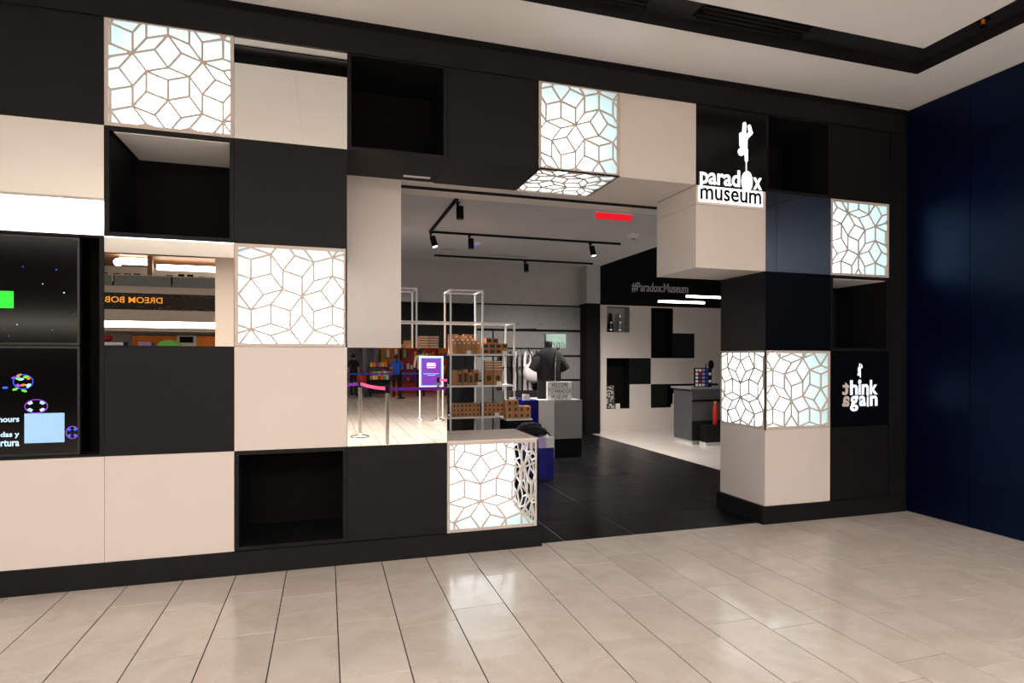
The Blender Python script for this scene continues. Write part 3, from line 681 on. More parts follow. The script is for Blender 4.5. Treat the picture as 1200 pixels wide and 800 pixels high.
# price cards
for n, (x, z, lb) in enumerate([(SX[2]+.215, ZT[2], 'small white price card in front of the narrow tall boxes'), (SX[2]+.36, ZT[1], 'small white price card beside the dark-window boxes'), (SX[3]+.20, ZT[1], 'small white price card in front of the round-print boxes'), (SX[3]+.28, ZT[2], 'small white price card by the pyramid stack'), (SX[3]+.17, ZT[0], 'small white price card in front of the small cube boxes')]):
    MB().add([(x, YS+.0, z), (x+.06, YS+.0, z), (x+.06, YS+.02, z+.045), (x, YS+.02, z+.045), (x, YS+.025, z), (x+.06, YS+.025, z)], [(0, 1, 2, 3), (4, 3, 2, 5), (0, 3, 4), (1, 5, 2), (0, 4, 5, 1)]).build('price_card', 'paper_white', label=lb, cat='card')
# lower table with cube boxes at the shelf end
lt = thing('low_table', (3.63, 3.28, 0), label='low black side table carrying kraft cubes at the shelf end', cat='table')
B(3.46, 3.80, 3.05, 3.52, .655, .675).build('table_top', 'plinth_white', lt); B(3.49, 3.77, 3.09, 3.48, 0, .655).build('body', 'black_matte', lt)
for r, n in ((0, 4), (1, 4), (2, 2)):
    for k in range(n): kbox(3.51+.080*k, 3.16, .675+r*.079, .077, .15, .077, 'kraft cube with dark round print stacked on the low black table', 'kraft cubes on the low table', 'cross')
MB().box(3.52, 3.58, 3.12, 3.15, .912, .945).build('price_card', 'paper_white', label='small white card on top of the kraft cubes', cat='card')

# ------------------------------------------------------------------ clothing rail
cl = thing('clothes_rail', (4.9, 6.2, 0), label='black clothes rail fixed in front of the slatwall', cat='clothes rail')
MB().tube((4.05, 6.2, 1.62), (5.35, 6.2, 1.62), .013).build('rail', 'black_matte', cl)
for x in (4.1, 5.3): MB().tube((x, 6.2, .02), (x, 6.2, 1.62), .013).build('post', 'black_matte', cl); MB().box(x-.02, x+.02, 5.95, 6.45, 0, .02).build('foot', 'black_matte', cl)
MB().tube((4.1, 6.2, 1.95), (4.9, 6.2, 1.97), .012).build('top_rail', 'black_matte', cl)
MB().tube((4.1, 6.2, 1.62), (4.1, 6.2, 1.95), .012).build('post', 'black_matte', cl)
def shirt(x, y, zt, m, label, group):
    """side-on t-shirt hanging from the rail: shoulders slope off a hanger, folded body, one sleeve"""
    o = thing('hanging_shirt', (x, y, zt-.75), label=label, cat='shirt', group=group)
    t = .028; b = MB(); prof = [(-.24, -.10), (-.03, -.03), (.03, -.03), (.24, -.10), (.33, -.30), (.25, -.33), (.22, -.25), (.22, -.72), (-.22, -.72), (-.22, -.25), (-.25, -.33), (-.33, -.30)]
    ca, sa = math.cos(1.15), math.sin(1.15); n = len(prof)
    def P(u, v, d): return (x+u*ca*.75-d*sa, y+u*sa*.75+d*ca, zt+v)
    vs = [P(u, v, -t*(.4+abs(v))) for u, v in prof]+[P(u, v, t*(.4+abs(v))) for u, v in prof]
    b.add(vs, [tuple(range(n)), tuple(reversed(range(n, 2*n)))]+[(i, n+i, n+(i+1) % n, (i+1) % n) for i in range(n)]); b.build('body', m, o)
    MB().path([(x, y, zt-.04), (x, y-.018, zt), (x, y-.018, zt+.028), (x, y, zt+.036), (x, y+.017, zt+.028)], .004, 6).path([P(-.2, -.09, 0), P(0, -.03, 0), P(.2, -.09, 0)], .005, 6).build('hanger', 'black_matte', o)
for k in range(10):
    m, nm, g = [('cloth_black', 'black', 'black shirts on the rail'), ('cloth_white', 'white', 'white shirts on the rail'), ('cloth_grey', 'grey', 'grey shirts on the rail')][[0, 2, 0, 1, 2, 1, 1, 0, 0, 0][k]]
    shirt(4.22+.098*k, 6.2, 1.60, m, nm+' t-shirt hanging on the black clothes rail', g)
bg_ = thing('backpack', (4.74, 5.85, 1.01), label='pale round backpack with dark eyelets hung before the slatwall', cat='bag')
MB().ball((4.74, 5.85, 1.20), .20, .10, .19).build('body', 'cloth_white', bg_); MB().ball((4.79, 5.74, 1.22), .02, .012, .02).ball((4.79, 5.74, 1.14), .02, .012, .02).build('eyelet', 'black_matte', bg_)
MB().path([(4.72, 5.87, 1.37), (4.73, 5.95, 1.5), (4.74, 6.19, 1.63)], .012).build('strap', 'black_matte', bg_)
for x, z, w, h, lb in [(4.86, .72, .17, .3, 'black folded bag on the dark floor stand behind the rail'), (4.45, .55, .2, .42, 'black tote bag standing under the hanging shirts')]:
    o = thing('tote_bag', (x, 6.0, 0), label=lb, cat='bag')
    MB().loft([[(x+w*sx*q, 6.0+.09*sy*q2, zz) for sx, sy in ((-1, -1), (1, -1), (1, 1), (-1, 1))] for q, q2, zz in ((.95, 1, 0), (1, 1, h*.6), (.92, .5, h*1.6))]).build('body', 'cloth_black', o)
    MB().path([(x-w*.5, 6.0, h*1.55), (x-w*.3, 6.0, h*1.55+.14), (x+w*.3, 6.0, h*1.55+.14), (x+w*.5, 6.0, h*1.55)], .01).build('handle', 'cloth_black', o)

# ------------------------------------------------------------------ display plinth with torso and lightbox sign
dp = thing('display_plinth', (4.68, 4.3, 0), label='grey display plinth on a black base under the welcome sign', cat='plinth')
B(4.467, 4.897, 4.05, 4.75, .267, .832).build('body', 'plinth_grey', dp); B(4.467, 4.897, 4.06, 4.75, 0, .267).build('base', 'black_matte', dp)
dq = thing('display_plinth', (4.23, 4.4, 0), label='white and blue display plinth beside the grey one', cat='plinth')
B(4.225, 4.465, 4.055, 4.75, .0, .834).build('body', 'plinth_white', dq); B(3.99, 4.223, 4.06, 4.75, 0, .836).build('blue_side', 'blue_acrylic', dq, label='glossy deep blue acrylic end')
B(4.0, 4.10, 4.10, 4.13, .836, .92).build('price_card', 'paper_white', label='white card standing on the blue end of the plinth', cat='card')
ws = thing('lightbox_sign', (4.56, 4.12, .832), label='small white letter box reading welcome to paradox museum', cat='sign')
B(4.372, 4.746, 4.09, 4.15, .834, 1.10).build('box', 'paper_white', ws)
for z, tx, a, c in [(1.022, 'WELCOME', 4.43, 4.69), (.932, 'TO PARADOX', 4.385, 4.738), (.845, 'MUSEUM!', 4.43, 4.68)]:
    text(tx, a, c, z, z+.06, 4.09, 'black_matte', ws, bold=.0, th=.002)
for z in (.918, 1.008): B(4.378, 4.740, 4.085, 4.09, z-.003, z+.003).build('letter_rail', 'plinth_grey', ws)
# mannequin torso in a black shirt
mq = thing('mannequin', (4.5, 4.42, .83), label='headless torso mannequin in a black t-shirt with a thin pale chain strap', cat='mannequin')
def ring_e(cx, cy, z, rx, ry, n=20): return [(cx+rx*math.cos(2*math.pi*i/n), cy+ry*math.sin(2*math.pi*i/n), z) for i in range(n)]
mx_, my_ = 4.51, 4.42
MB().loft([ring_e(mx_, my_, z, rx, ry) for z, rx, ry in [(.834, .185, .11), (.9, .187, .115), (1.05, .180, .115), (1.2, .19, .125), (1.35, .21, .13), (1.45, .225, .12), (1.52, .20, .105), (1.57, .13, .09), (1.60, .075, .075)]]).build('shirt', 'cloth_black', mq)
for s in (-1, 1):
    a = Vector((mx_+s*.135, my_, 1.475)); c = Vector((mx_+s*.262, my_-.02, 1.27)); rings = []
    for t, r in ((0, .055), (.25, .083), (.6, .082), (1., .078)):
        p = a.lerp(c, t); d = (c-a).normalized(); u = Vector((0, 1, 0)); v = d.cross(u)
        rings.append([tuple(p+(v*math.cos(2*math.pi*i/14)+u*math.sin(2*math.pi*i/14))*r) for i in range(14)])
    MB().loft(rings).build('sleeve', 'cloth_black', mq)
MB().loft([ring_e(mx_-.01, my_, z, r, r, 16) for z, r in ((1.58, .062), (1.64, .055), (1.69, .055), (1.70, .045))]).build('neck', 'black_panel', mq)
MB().path([(mx_+.085, my_-.105, 1.585), (mx_+.06, my_-.135, 1.45), (mx_+.05, my_-.14, 1.30), (mx_+.05, my_-.135, 1.1), (mx_+.06, my_-.13, .95)], .006, 6).build('chain_strap', 'chrome', mq)
gl = thing('glass_display', (4.9, 5.6, 1.62), label='pale green translucent display block with hooks behind the mannequin', cat='display')
B(4.86, 5.22, 5.55, 5.65, 1.62, 1.86).build('block', 'cyan_glass', gl)
for k in range(4): MB().path([(4.88+.09*k, 5.55, 1.72), (4.88+.09*k, 5.45, 1.70), (4.88+.09*k, 5.43, 1.62)], .008, 6).build('hook', 'chrome', gl)
kb = MB().lathe(5.04, 5.6, [(.04, 0), (.04, 1.62)]); kb.build('display_pole', 'black_matte', gl)

# purple and blue cube with a black bag
pc = thing('display_cube', (3.72, 2.75, 0), label='glossy purple and blue acrylic display cube behind the low lattice box', cat='display cube')
B(3.50, 3.80, 2.52, 2.98, .372, .495).build('top_band', 'purple_acrylic', pc); B(3.80, 3.90, 2.52, 2.98, .372, .495).build('corner_band', 'plinth_white', pc); B(3.50, 3.90, 2.525, 2.98, 0, .372).build('body', 'blue_acrylic', pc)
dg_ = thing('duffel_bag', (3.70, 2.75, .495), label='soft black duffel bag lying on the purple display cube', cat='bag')
rings = []
for k in range(11):
    t = k/10; x = 3.47+.40*t; r = .085*math.sin(math.pi*min(max(t, .06), .94))**.45
    rings.append([(x, 2.76+r*1.6*math.cos(a)*(1+.05*math.sin(3*a+k)), .497+r*.98+r*.98*math.sin(a)*(1+.08*math.sin(2*a+k*1.7))) for a in (2*math.pi*i/16 for i in range(16))])
MB().loft(rings).build('body', 'cloth_black', dg_)
MB().path([(3.58, 2.66, .62), (3.60, 2.61, .645), (3.68, 2.59, .655), (3.75, 2.61, .645), (3.78, 2.66, .62)], .012).build('handle', 'cloth_black', dg_)
MB().path([(3.84, 2.70, .56), (3.87, 2.64, .53), (3.88, 2.60, .502)], .009).build('strap', 'cloth_black', dg_)
lb_ = thing('low_bench', (3.2, 3.0, 0), label='low black bench between the frame shelf and the purple cube', cat='bench')
B(2.95, 3.48, 2.7, 3.3, .42, .48).build('seat', 'cloth_black', lb_); B(2.99, 3.44, 2.75, 3.25, 0, .42).build('base', 'black_matte', lb_)

# ------------------------------------------------------------------ sales desk
ct = thing('sales_desk', (7.7, 4.8, 0), label='dark grey sales desk with a recessed white toe kick', cat='desk')
mat('desk_grey', (78, 78, 79), .5, var=.06)
B(7.12, 8.6, 4.62, 5.2, .07, .93).build('body', 'desk_grey', ct); B(7.08, 8.6, 4.58, 5.24, .93, .962).build('worktop', 'plinth_grey', ct)
B(7.119, 8.6, 4.612, 4.62, .72, .755).build('shadow_line', 'black_matte', ct); B(7.14, 8.6, 4.66, 5.18, 0, .07).build('toe_kick', 'plinth_white', ct)
B(7.115, 8.6, 4.60, 4.62, .07, .40).build('kick_board', 'black_panel', ct); B(7.25, 8.6, 4.40, 4.60, .06, .34).build('step_box', 'black_panel', ct); B(7.25, 8.6, 4.41, 4.60, 0, .06).build('step_toe', 'plinth_white', ct)
rk = thing('magnet_rack', (7.33, 4.66, .962), label='small black counter rack filled with colourful souvenir magnets', cat='rack')
B(7.20, 7.53, 4.66, 4.70, .962, 1.285).build('board', 'black_matte', rk)
mc = [['paper_white', 'paper_white', 'lilac', 'blue', 'black_panel'], ['paper_white', 'red', 'lilac', 'blue', 'paper_white'], ['paper_white', 'blue', 'lilac', 'blue', 'black_panel'], ['paper_white', 'red', 'lilac', 'blue', 'paper_white'], ['paper_white', 'paper_white', 'paper_white', 'blue', 'black_panel']]
for r in range(5):
    for c in range(5): B(7.21+.064*c, 7.255+.064*c, 4.65, 4.66, 1.225-.062*r, 1.268-.062*r).build('magnet', mc[r][c], rk)
MB().path([(7.45, 4.72, .962), (7.45, 4.72, 1.36)], .01).ball((7.56, 4.73, 1.34), .055, .03, .08).build('rear_stand', 'black_matte', rk)
rd = thing('bottle', (7.50, 4.48, .34), label='red bottle with an orange cap hung at the sales desk front', cat='bottle')
MB().lathe(7.49, 4.50, [(.036, .345), (.04, .36), (.04, .60), (.03, .66), (.018, .69)]).build('body', 'red', rd); MB().lathe(7.49, 4.50, [(.022, .69), (.022, .73)]).build('cap', 'orange', rd)
# bottles in cubbies
def bottle(x, y, z, h, r, mb, mc_, label, grp=None, taper=.55):
    o = thing('bottle', (x, y, z), label=label, cat='bottle', group=grp)
    MB().lathe(x, y, [(r, z), (r, z+h*.12), (r*.8, z+h*.45), (r*taper, z+h*.8)]).build('body', mb, o)
    MB().lathe(x, y, [(r*1.03, z+h*.1), (r*1.03, z+h*.17)]).build('band', 'chrome', o); MB().lathe(x, y, [(r*.8, z+h*.5), (r*.78, z+h*.55)]).build('band', 'chrome', o)
    MB().lathe(x, y, [(r*taper, z+h*.8), (r*taper*.9, z+h)]).build('cap', mc_, o)
bottle(6.74, 7.0, GZ[4], .38, .065, 'black_gloss', 'black_gloss', 'black tapered bottle with silver bands in the lit cubby')
bottle(6.94, 7.0, GZ[4], .38, .065, 'plinth_grey', 'chrome', 'grey tapered bottle with silver bands in the lit cubby')
for k in range(3): bottle(8.20+.085*k, 7.0, GZ[1], .36, .04, 'plinth_white', 'chrome', 'slim pale tube bottle beside the sales desk in the low black cubby', 'slim pale bottles in the low cubby', .8)
um = thing('patterned_tumbler', (6.72, 7.0, GZ[1]), label='black and white speckled tumbler in the tall black cubby', cat='tumbler')
pm = mat('speckle', (120, 115, 108), .5, var=0); nt = pm.node_tree
vo = nt.nodes.new('ShaderNodeTexNoise'); vo.inputs['Scale'].default_value = 22; tcx = nt.nodes.new('ShaderNodeTexCoord'); nt.links.new(tcx.outputs['Object'], vo.inputs['Vector'])
vr = nt.nodes.new('ShaderNodeValToRGB'); vr.color_ramp.interpolation = 'CONSTANT'; vr.color_ramp.elements[0].color = (.02, .02, .02, 1); vr.color_ramp.elements[1].color = (.62, .58, .52, 1); vr.color_ramp.elements[1].position = .52
nt.links.new(vo.outputs['Fac'], vr.inputs['Fac']); nt.links.new(vr.outputs['Color'], nt.nodes['Principled BSDF'].inputs['Base Color'])
MB().lathe(6.74, 7.03, [(.10, GZ[1]), (.105, GZ[1]+.1), (.09, GZ[1]+.36), (.085, GZ[1]+.46)]).build('body', 'speckle', um); MB().lathe(6.74, 7.03, [(.06, GZ[1]+.46), (.03, GZ[1]+.49)]).build('lid', 'black_matte', um)
B(6.83, 6.92, 6.93, 6.95, GZ[1], GZ[1]+.10).build('price_card', 'paper_white', label='white card beside the speckled tumbler', cat='card')
B(8.08, 8.17, 6.91, 6.93, GZ[1], GZ[1]+.07).build('price_card', 'paper_white', label='white card beside the slim pale bottles', cat='card')

# ================================================================== across the mall (seen in the mirrors)
def stanchion(x, y, h, m, mb, label, belts=(), group=None):
    o = thing('queue_post', (x, y, 0), label=label, cat='queue post', group=group)
    MB().lathe(x, y, [(.17, 0), (.17, .012), (.12, .03), (.04, .05), (.034, .06)], 24).build('base', mb, o)
    MB().lathe(x, y, [(.032, .055), (.032, h-.12)]).build('pole', m, o); MB().lathe(x, y, [(.038, h-.12), (.038, h-.01), (.03, h)]).build('head', 'black_matte', o)
    for (qx, qy, qz), mm, sag in belts:
        b = MB(); p = Vector((x, y, h-.055)); q = Vector((qx, qy, qz)); n = 10; vs = []
        dr = (q-p); dr.z = 0; nn = Vector((-dr.y, dr.x, 0)).normalized()*.0015
        for k in range(n+1):
            t = k/n; c = p.lerp(q, t)-Vector((0, 0, sag*4*t*(1-t)))
            for s in (-1, 1):
                for dz in (-.028, .028): vs.append(tuple(c+nn*s+Vector((0, 0, dz))))
        fs = []
        for k in range(n):
            a = 4*k; e = a+4
            fs += [(a, a+1, e+1, e), (a+2, e+2, e+3, a+3), (a+1, a+3, e+3, e+1), (a, e, e+2, a+2)]
        b.add(vs, fs+[(0, 2, 3, 1), (4*n, 4*n+1, 4*n+3, 4*n+2)]); b.build('belt', mm, o)
stanchion(1.90, -7.45, 1.03, 'chrome', 'chrome', 'chrome queue post with pink and purple belts on the mall floor', [((2.24, -5.80, .955), 'belt_pink', .02), ((-.3, -8.6, .98), 'belt_purple', .08)])
stanchion(2.245, -5.80, 1.0, 'chrome', 'chrome', 'chrome queue post linking a pink belt to a long purple belt', [((5.2, -6.9, .95), 'belt_purple', .02)])
stanchion(3.80, -10.15, 1.0, 'chrome', 'chrome', 'chrome queue post with a pink belt standing before the purple poster sign', [((6.2, -9.3, .93), 'belt_pink', .03)])
stanchion(3.88, -18.7, .96, 'black_matte', 'black_matte', 'black queue post with a blue belt beside the person in blue', [((.6, -18.9, .93), 'belt_blue', .02), ((4.75, -18.8, .91), 'belt_blue', .01)])
stanchion(-.3, -8.6, 1.03, 'chrome', 'chrome', 'chrome queue post holding the far end of the sagging purple belt')
stanchion(5.2, -6.9, 1.0, 'chrome', 'chrome', 'chrome queue post holding the far end of the long purple belt')
stanchion(6.2, -9.3, .98, 'chrome', 'chrome', 'chrome queue post holding the far end of the pink belt')
stanchion(.6, -18.9, .98, 'black_matte', 'black_matte', 'black queue post holding the far end of the long blue belt')
ps = thing('poster_stand', (3.7, -10.55, 0), label='purple poster in a white frame stand with pale blue border', cat='poster stand')
b = MB(); b.box(3.415, 3.44, -10.58, -10.55, .02, 1.50); b.box(3.965, 3.99, -10.58, -10.55, .02, 1.50); b.box(3.44, 3.965, -10.58, -10.55, 1.475, 1.50); b.box(3.44, 3.965, -10.58, -10.55, .75, .775); b.build('frame', 'tube_white', ps)
for x in (3.4275, 3.9775): B(x-.02, x+.02, -10.8, -10.33, 0, .02).build('foot', 'tube_white', ps)
B(3.44, 3.965, -10.572, -10.556, .775, 1.475).build('blue_border', 'poster_blue', ps); B(3.47, 3.935, -10.556, -10.552, .805, 1.445).build('poster', 'poster_purple', ps)
for z, w, h in [(1.31, .20, .03), (1.26, .22, .035), (1.215, .20, .022)]: B(3.70-w/2, 3.70+w/2, -10.552, -10.550, z, z+h).build('print_line', 'paper_white', ps)
for z, w in [(1.07, .36), (1.035, .18)]: B(3.70-w/2, 3.70+w/2, -10.552, -10.550, z, z+.016).build('print_line', 'poster_blue', ps)

# people
def person(name, loc, rz, label, shirt_m, trousers, skin, hair, H=1.65, arms='bent', ponytail=False, sleeve=1.15):
    s = H/1.65
    V = []; Ed = []; Rr = []
    def v(x, y, z, r, ry=None, par=None):
        V.append((x*s, y*s, z*s)); Rr.append((r*s, (ry or r)*s)); i = len(V)-1
        if par is not None: Ed.append((par, i))
        return i
    pel = v(0, 0, .92, .145, .10); wai = v(0, 0, 1.06, .125, .09, pel); che = v(0, 0, 1.25, .15, .10, wai); top = v(0, 0, 1.37, .10, .075, che); nk = v(0, .01, 1.44, .048, .048, top); hd_ = v(0, -.01, 1.52, .078, .09, nk); ht = v(0, -.005, 1.605, .066, .078, hd_)
    for sd_ in (-1, 1):
        sh_ = v(sd_*.165, 0, 1.36, .056, .056, top)
        if arms == 'bent': el = v(sd_*.225, .03, 1.12, .042, .042, sh_); wr_ = v(sd_*.17, -.19, 1.08, .028, .028, el); dirv = Vector((-sd_*.15, -1, .05)).normalized()
        else: el = v(sd_*.215, .02, 1.10, .042, .042, sh_); wr_ = v(sd_*.215, -.05, .87, .028, .028, el); dirv = Vector((0, -.15, -1)).normalized()
        b0 = Vector(V[wr_])/s; pm_ = b0+dirv*.055; pa = v(*pm_, .030, .016, wr_)
        side = dirv.cross(Vector((sd_, 0, 0))).normalized() if arms != 'bent' else Vector((sd_, 0, 0))
        for k, ln in enumerate((.062, .072, .068, .052)):
            f0 = pm_+side*(.026-.017*k)+dirv*.03; a_ = v(*f0, .010, .010, pa); f1 = f0+dirv*ln*.6+Vector((0, -.004, -.012)); c_ = v(*f1, .009, .009, a_); v(*(f1+dirv*ln*.5+Vector((0, -.004, -.02))), .007, .007, c_)
        t0 = b0+dirv*.03-side*-.03+Vector((0, -.01, .01)); ta = v(*t0, .011, .011, pa); v(*(t0+dirv*.04+side*.015), .008, .008, ta)
        hp = v(sd_*.085, 0, .86, .092, .092, pel); kn = v(sd_*.095, -.02, .48, .06, .06, hp); an = v(sd_*.10, .015, .09, .042, .042, kn); he = v(sd_*.10, 0, .04, .040, .036, an); v(sd_*.11, -.14, .032, .036, .028, he)
    me = bpy.data.meshes.new(name); me.from_pydata(V, Ed, []); ob = bpy.data.objects.new('tmp', me); COL.objects.link(ob)
    md = ob.modifiers.new('skin', 'SKIN'); md.use_smooth_shade = True
    for i, (a, b_) in enumerate(Rr): me.skin_vertices[0].data[i].radius = (a, b_)
    me.skin_vertices[0].data[0].use_root = True
    ob.modifiers.new('sub', 'SUBSURF').levels = 1
    dg = bpy.context.evaluated_depsgraph_get(); dg.update(); out = bpy.data.meshes.new_from_object(ob.evaluated_get(dg)); bpy.data.objects.remove(ob)
    out.materials.clear()
    for mm in (skin, shirt_m, trousers, 'black_matte'): out.materials.append(M[mm])
    for p in out.polygons:
        c = p.center/s; k = 0
        if c.z < .07: k = 3
        elif c.z < .93 and abs(c.x) < .20 and not (arms != 'bent' and abs(c.x) > .175): k = 2
        elif c.z < 1.435 and (abs(c.x) < .165 and c.y > -.13): k = 1
        elif c.z > sleeve and c.z < 1.45 and abs(c.x) >= .165: k = 1
        p.material_index = k; p.use_smooth = True
    root = thing(name, loc, label=label, cat='person'); root.rotation_euler = (0, 0, rz)
    o = bpy.data.objects.new('body', out); COL.objects.link(o); o.parent = root
    def part(b, nm, m):
        me2 = bpy.data.meshes.new(nm); me2.from_pydata(b.v, [], b.f); me2.materials.append(M[m])
        for p in me2.polygons: p.use_smooth = True
        q = bpy.data.objects.new(nm, me2); COL.objects.link(q); q.parent = root
    hb = MB().ball((0, .022*s, 1.575*s), .092*s, .095*s, .095*s)
    if ponytail: hb.loft([[(r*s*math.cos(a), .11*s+r*s*math.sin(a)*.7+yy*s, z*s) for a in (2*math.pi*i/10 for i in range(10))] for z, r, yy in ((1.60, .03, -.02), (1.56, .04, .01), (1.45, .04, .015), (1.36, .02, .0))])
    part(hb, 'hair', hair)
    fb = MB().ball((0, -.098*s, 1.535*s), .012*s, .02*s, .02*s); part(fb, 'nose', skin)
    for sd_ in (-1, 1): part(MB().ball((sd_*.032*s, -.088*s, 1.56*s), .012*s, .008*s, .008*s), 'eye', 'paper_white'); part(MB().ball((sd_*.085*s, .005*s, 1.545*s), .012*s, .02*s, .03*s), 'ear', skin)
    part(B(-.022*s, .022*s, -.098*s, -.085*s, 1.488*s, 1.496*s), 'mouth', 'red')
person('person', (3.82, -19.6, 0), 0, 'person in a bright blue t-shirt with a dark ponytail seen from behind', 'shirt_blue', 'trouser_black', 'skin_light', 'hair_dark', 1.60, 'bent', True)
person('person', (4.75, -19.7, 0), .2, 'person in a white t-shirt and black trousers behind the purple poster', 'shirt_white', 'trouser_black', 'skin_dark', 'hair_dark', 1.84, 'down', False, 1.0)
person('person', (5.9, -20.1, 0), -.3, 'person in a dark red top and navy trousers at the colourful shop', 'shirt_red', 'trouser_navy', 'skin_light', 'hair_dark', 1.7, 'down')
person('person', (2.32, -21.0, 0), .4, 'person in black standing by the grey pillars', 'trouser_black', 'trouser_black', 'skin_light', 'hair_dark', 1.62, 'down')

# kiosk cart with goods
kc = thing('merchandise_cart', (3.2, -20.2, 0), label='black merchandise cart loaded with orange and yellow packets', cat='cart')
B(2.85, 3.62, -20.5, -19.95, .12, .62).build('body', 'black_panel', kc); B(2.82, 3.65, -20.53, -19.92, .62, .65).build('tray', 'black_matte', kc)
for x in (2.9, 3.57):
    for y in (-20.45, -20.0): MB().tube((x-.02, y, .06), (x+.02, y, .06), .06, n=12).build('wheel', 'black_matte', kc)
    MB().tube((x, -20.45, .65), (x, -20.45, 1.5), .015).build('post', 'steel_dark', kc)
B(2.85, 3.62, -20.52, -20.42, 1.10, 1.13).build('upper_tray', 'black_matte', kc)
for k in range(7):
    for r in range(2): B(2.88+.10*k, 2.965+.10*k, -20.10+.0, -20.0, .65+.16*r, .80+.16*r).build('packet', ['orange', 'paper_white', 'yellow', 'red', 'orange', 'green', 'paper_white'][(k+r*3) % 7], kc)
for k in range(6): B(2.90+.115*k, 2.99+.115*k, -20.50, -20.44, 1.13, 1.30).build('packet', ['yellow', 'orange', 'red', 'lilac', 'yellow', 'orange'][k], kc)
st = thing('stroller', (2.55, -19.9, 0), label='small black stroller with thin legs beside the merchandise cart', cat='stroller')
MB().loft([[(2.55+a*sx, -19.9+.2*sy, z) for sx, sy in ((-1, -1), (1, -1), (1, 1), (-1, 1))] for a, z in ((.10, .42), (.16, .55), (.17, .80))]).build('seat', 'red', st)
for sx in (-1, 1): MB().path([(2.55+sx*.13, -19.75, .08), (2.55+sx*.13, -19.98, .6), (2.55+sx*.13, -20.1, .95)], .012).build('frame', 'steel_dark', st); MB().tube((2.55+sx*.13-.015, -19.75, .07), (2.55+sx*.13+.015, -19.75, .07), .07, n=12).build('wheel', 'black_matte', st)

# opposite building
wo = B(-13, 13, -24, -23.6, 0, 8).build('wall_opposite', 'stone_white', kind='structure', label='opposite side of the mall')
sf = thing('opposite_shop', (-3, -20.3, 2.2), label='opposite shop front with a brown sign band, lit soffit and gallery edge', cat='shop front')
B(-13, 13, -23.6, -20.0, 3.66, 3.82).build('gallery_slab', 'stone_white', sf); B(-13, 13, -20.35, -20.05, 3.09, 3.66).build('sign_band', 'brown_dark', sf)
B(-13, 13, -20.4, -19.9, 2.70, 3.09).build('lower_fascia', 'stone_white', sf); B(-13, 13, -20.3, -19.96, 2.49, 2.70).build('cove_strip', 'strip_glow', sf); B(-13, 13, -23.6, -19.92, 2.36, 2.49).build('soffit', 'stone_white', sf)
text('DREOM BOB', -5.76, -4.055, 3.325, 3.53, -20.05, 'sign_orange', sf, bold=.005, th=.02, flip=True)
random.seed(3)
b = MB()
for k in range(46):
    x = -6.1+3.7*random.random(); zz = random.choice([random.uniform(3.12, 3.2), random.uniform(3.56, 3.63)]); r = random.uniform(.03, .09)
    n = 8; a0 = random.random()*6
    for q in range(5):
        u = a0+q*.7; w_ = u+.55
        p0 = (x+r*math.cos(u), zz+r*.45*math.sin(u)); p1 = (x+r*math.cos(w_), zz+r*.45*math.sin(w_)); p2 = (x+(r-.014)*math.cos(w_), zz+(r-.014)*.45*math.sin(w_)); p3 = (x+(r-.014)*math.cos(u), zz+(r-.014)*.45*math.sin(u))
        b.slab_xz([(px_, min(max(pz_, 3.1), 3.65)) for px_, pz_ in (p0, p1, p2, p3)], -20.05, -20.04)
b.build('doodle_print', 'plinth_grey', sf, kind='stuff')
rl = thing('glass_railing', (-3, -20.1, 3.82), label='glass railing along the upper gallery above the sign band', cat='railing')
for k in range(14): B(-12.5+1.75*k, -10.82+1.75*k, -20.12, -20.10, 3.9, 4.25).build('pane', 'glass_grey', rl)
B(-13, 13, -20.14, -20.08, 4.25, 4.29).build('handrail', 'chrome', rl); B(-13, 13, -20.14, -20.08, 3.82, 3.9).build('shoe', 'stone_white', rl)
ug = thing('gallery_lights', (-3, -22, 4.6), label='long white light lines under the upper gallery ceiling', cat='ceiling light')
B(-5.5, -4.6, -20.8, -20.6, 4.72, 4.93).build('light_line', 'strip_glow', ug); B(-4.45, 5, -21.2, -21.0, 4.62, 4.8).build('light_line', 'strip_glow', ug); B(-13, 13, -23.6, -20.3, 5.0, 5.12).build('gallery_ceiling', 'brown', ug)
B(-4.62, -4.47, -20.7, -20.5, 3.82, 5.0).build('gallery_post', 'brown', ug)
MB().ball((-5.45, -20.3, 4.72), .13).build('globe_lamp', 'strip_glow', label='round white globe lamp on the upper gallery', cat='lamp')
for k in range(12):
    x = -6.0+.33*k+.1*random.random()
    if -4.8 < x < -4.3: continue
    o = thing('gallery_chair', (x, -20.6, 3.82), label='dark chair behind the gallery railing', cat='chair', group='dark chairs on the upper gallery')
    B(x-.1, x+.1, -20.7, -20.5, 4.05, 4.08).build('seat', 'black_matte', o); B(x-.1, x+.1, -20.72, -20.69, 4.08, 4.35+.1*random.random()).build('backrest', 'black_matte', o)
    for sx in (-1, 1): B(x+sx*.085-.012, x+sx*.085+.012, -20.7, -20.5, 3.82, 4.05).build('leg', 'black_matte', o)
cw = thing('square_column', (-.8, -12.0, 0), label='white square column across the mall', cat='column')
B(-1.15, -.25, -12.3, -11.7, 0, 7.4).build('shaft', 'stone_white', cw); B(-1.2, -.2, -12.35, -11.65, 0, .15).build('base', 'stone_white', cw)
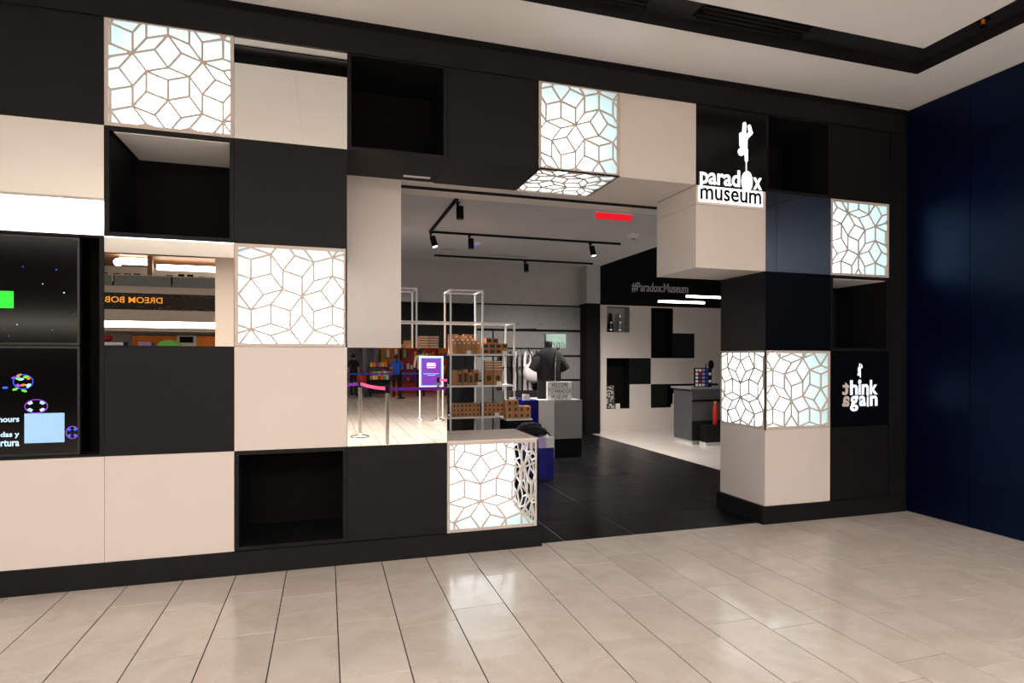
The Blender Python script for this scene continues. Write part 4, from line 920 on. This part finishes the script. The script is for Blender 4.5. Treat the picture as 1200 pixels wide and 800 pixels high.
# displays under the soffit
def banner(x0, x1, z0, z1, m, label, y=-20.6):
    o = thing('shop_banner', ((x0+x1)/2, y, z0), label=label, cat='banner'); n = 6; b = MB()
    for k in range(n): b.box(x0+(x1-x0)*k/n, x0+(x1-x0)*(k+1)/n, y-.02-.015*(k % 2), y+.012*(k % 2), z0, z1)
    b.build('cloth', m, o); MB().tube((x0-.03, y, z1), (x1+.03, y, z1), .015).build('rod', 'steel_dark', o)
banner(-5.1, -3.75, .5, 2.25, 'orange', 'orange draped banner under the brown sign band'); banner(-3.1, -1.6, .5, 2.25, 'orange', 'wide orange picture banner right of the green dome')
B(-3.75, -3.1, -20.85, -20.70, .5, 2.25).build('poster_board', 'paper_white', label='white poster board with a dark square between the orange banners', cat='poster'); B(-3.66, -3.22, -20.70, -20.695, 2.0, 2.22).build('print', 'black_matte', bpy.data.objects['poster_board'])
MB().loft([ring_e(-3.85, -20.0, z, r, r*.7) for z, r in ((0, .45), (1.6, .48), (1.85, .42), (2.02, .28), (2.08, .08))]).build('dome_tent', 'green', label='green rounded dome stand before the white poster board', cat='tent')
MB().box(-4.75, -4.36, -20.2, -19.9, 0, 2.0).build('display_case', 'lilac', label='lilac display case beside the green dome', cat='case')
b = thing('toy_kiosk', (-5.6, -20.2, 0), label='blue and red toy kiosk beside the orange draped banner', cat='kiosk')
B(-6.2, -5.2, -20.5, -19.95, 0, 2.0).build('body', 'blue', b); MB().ball((-5.75, -20.2, 2.12), .17, .17, .12).build('dome', 'red', b); B(-6.2, -5.2, -19.95, -19.93, 1.88, 1.98).build('stripe', 'paper_white', b)
# shop displays seen in the queue mirror
for k, x in enumerate([1.6, 2.15, 2.75, 3.2]):
    B(x, x+.16, -23.0, -22.84, 0, 2.36).build('shop_pillar', 'glass_grey' if k % 2 else 'plinth_grey', label=['narrow pale grey pillar of the opposite shop', 'narrow dark grey pillar beside the person in black', 'pale grey pillar behind the merchandise cart', 'dark grey pillar beside the tall orange cabinet'][k], cat='pillar')
B(1.0, 3.45, -23.3, -23.25, 0, 2.36).build('window_1', 'glass_grey', kind='structure', label='grey glass front of the opposite shop')
random.seed(11)
for k, (x, w, m, lb) in enumerate([(3.5, .75, 'orange', 'tall orange display cabinet full of toys'), (4.35, .7, 'red', 'tall red display cabinet full of toys'), (5.15, .65, 'red', 'red shelf cabinet next to the person in dark red'), (5.9, .9, 'orange', 'orange cabinet at the end of the row')]):
    o = thing('display_cabinet', (x+w/2, -22.6, 0), label=lb, cat='cabinet')
    B(x, x+w, -23.0, -22.6, 0, 2.3).build('carcass', m, o)
    for z in (.5, 1.0, 1.5, 2.0):
        B(x+.03, x+w-.03, -22.6, -22.4, z-.02, z).build('shelf', 'steel_dark', o)
        for q in range(4): B(x+.05+q*(w-.1)/4, x+.03+(q+.8)*(w-.1)/4, -22.55, -22.42, z, z+random.uniform(.15, .35)).build('toy_pack', random.choice(['yellow', 'red', 'blue', 'orange', 'poster_purple', 'paper_white', 'green']), o)
# unseen side court, made up for light from the left, under a plain roof
B(-13, -5, -6.2, .9, 5.6, 5.7).build('ceiling_added_court', 'ceiling_white', kind='structure', label='plain white roof over an added, unseen side court beyond the shop front')
B(-5.06, -5.0, -6.2, .9, HC+.12, 5.6).build('wall_added_court', 'stone_white', kind='structure', label='white upper wall of the added side court')
B(-13, -5, -6.26, -6.2, HC-.03, 5.6).build('wall_added_court_rear', 'stone_white', kind='structure', label='white rear upper wall of the added side court')
# atrium roof
B(-13, 13, -24, -11.2, 7.6, 7.8).build('ceiling_atrium', 'ceiling_white', kind='structure', label='high white roof over the mall concourse')
B(-13, 13, -11.25, -11.2, HC-.05, 7.6).build('wall_upper', 'stone_white', kind='structure', label='white upper wall above the cove')

for o in list(bpy.data.objects):
    if '_o' in o: del o['_o']
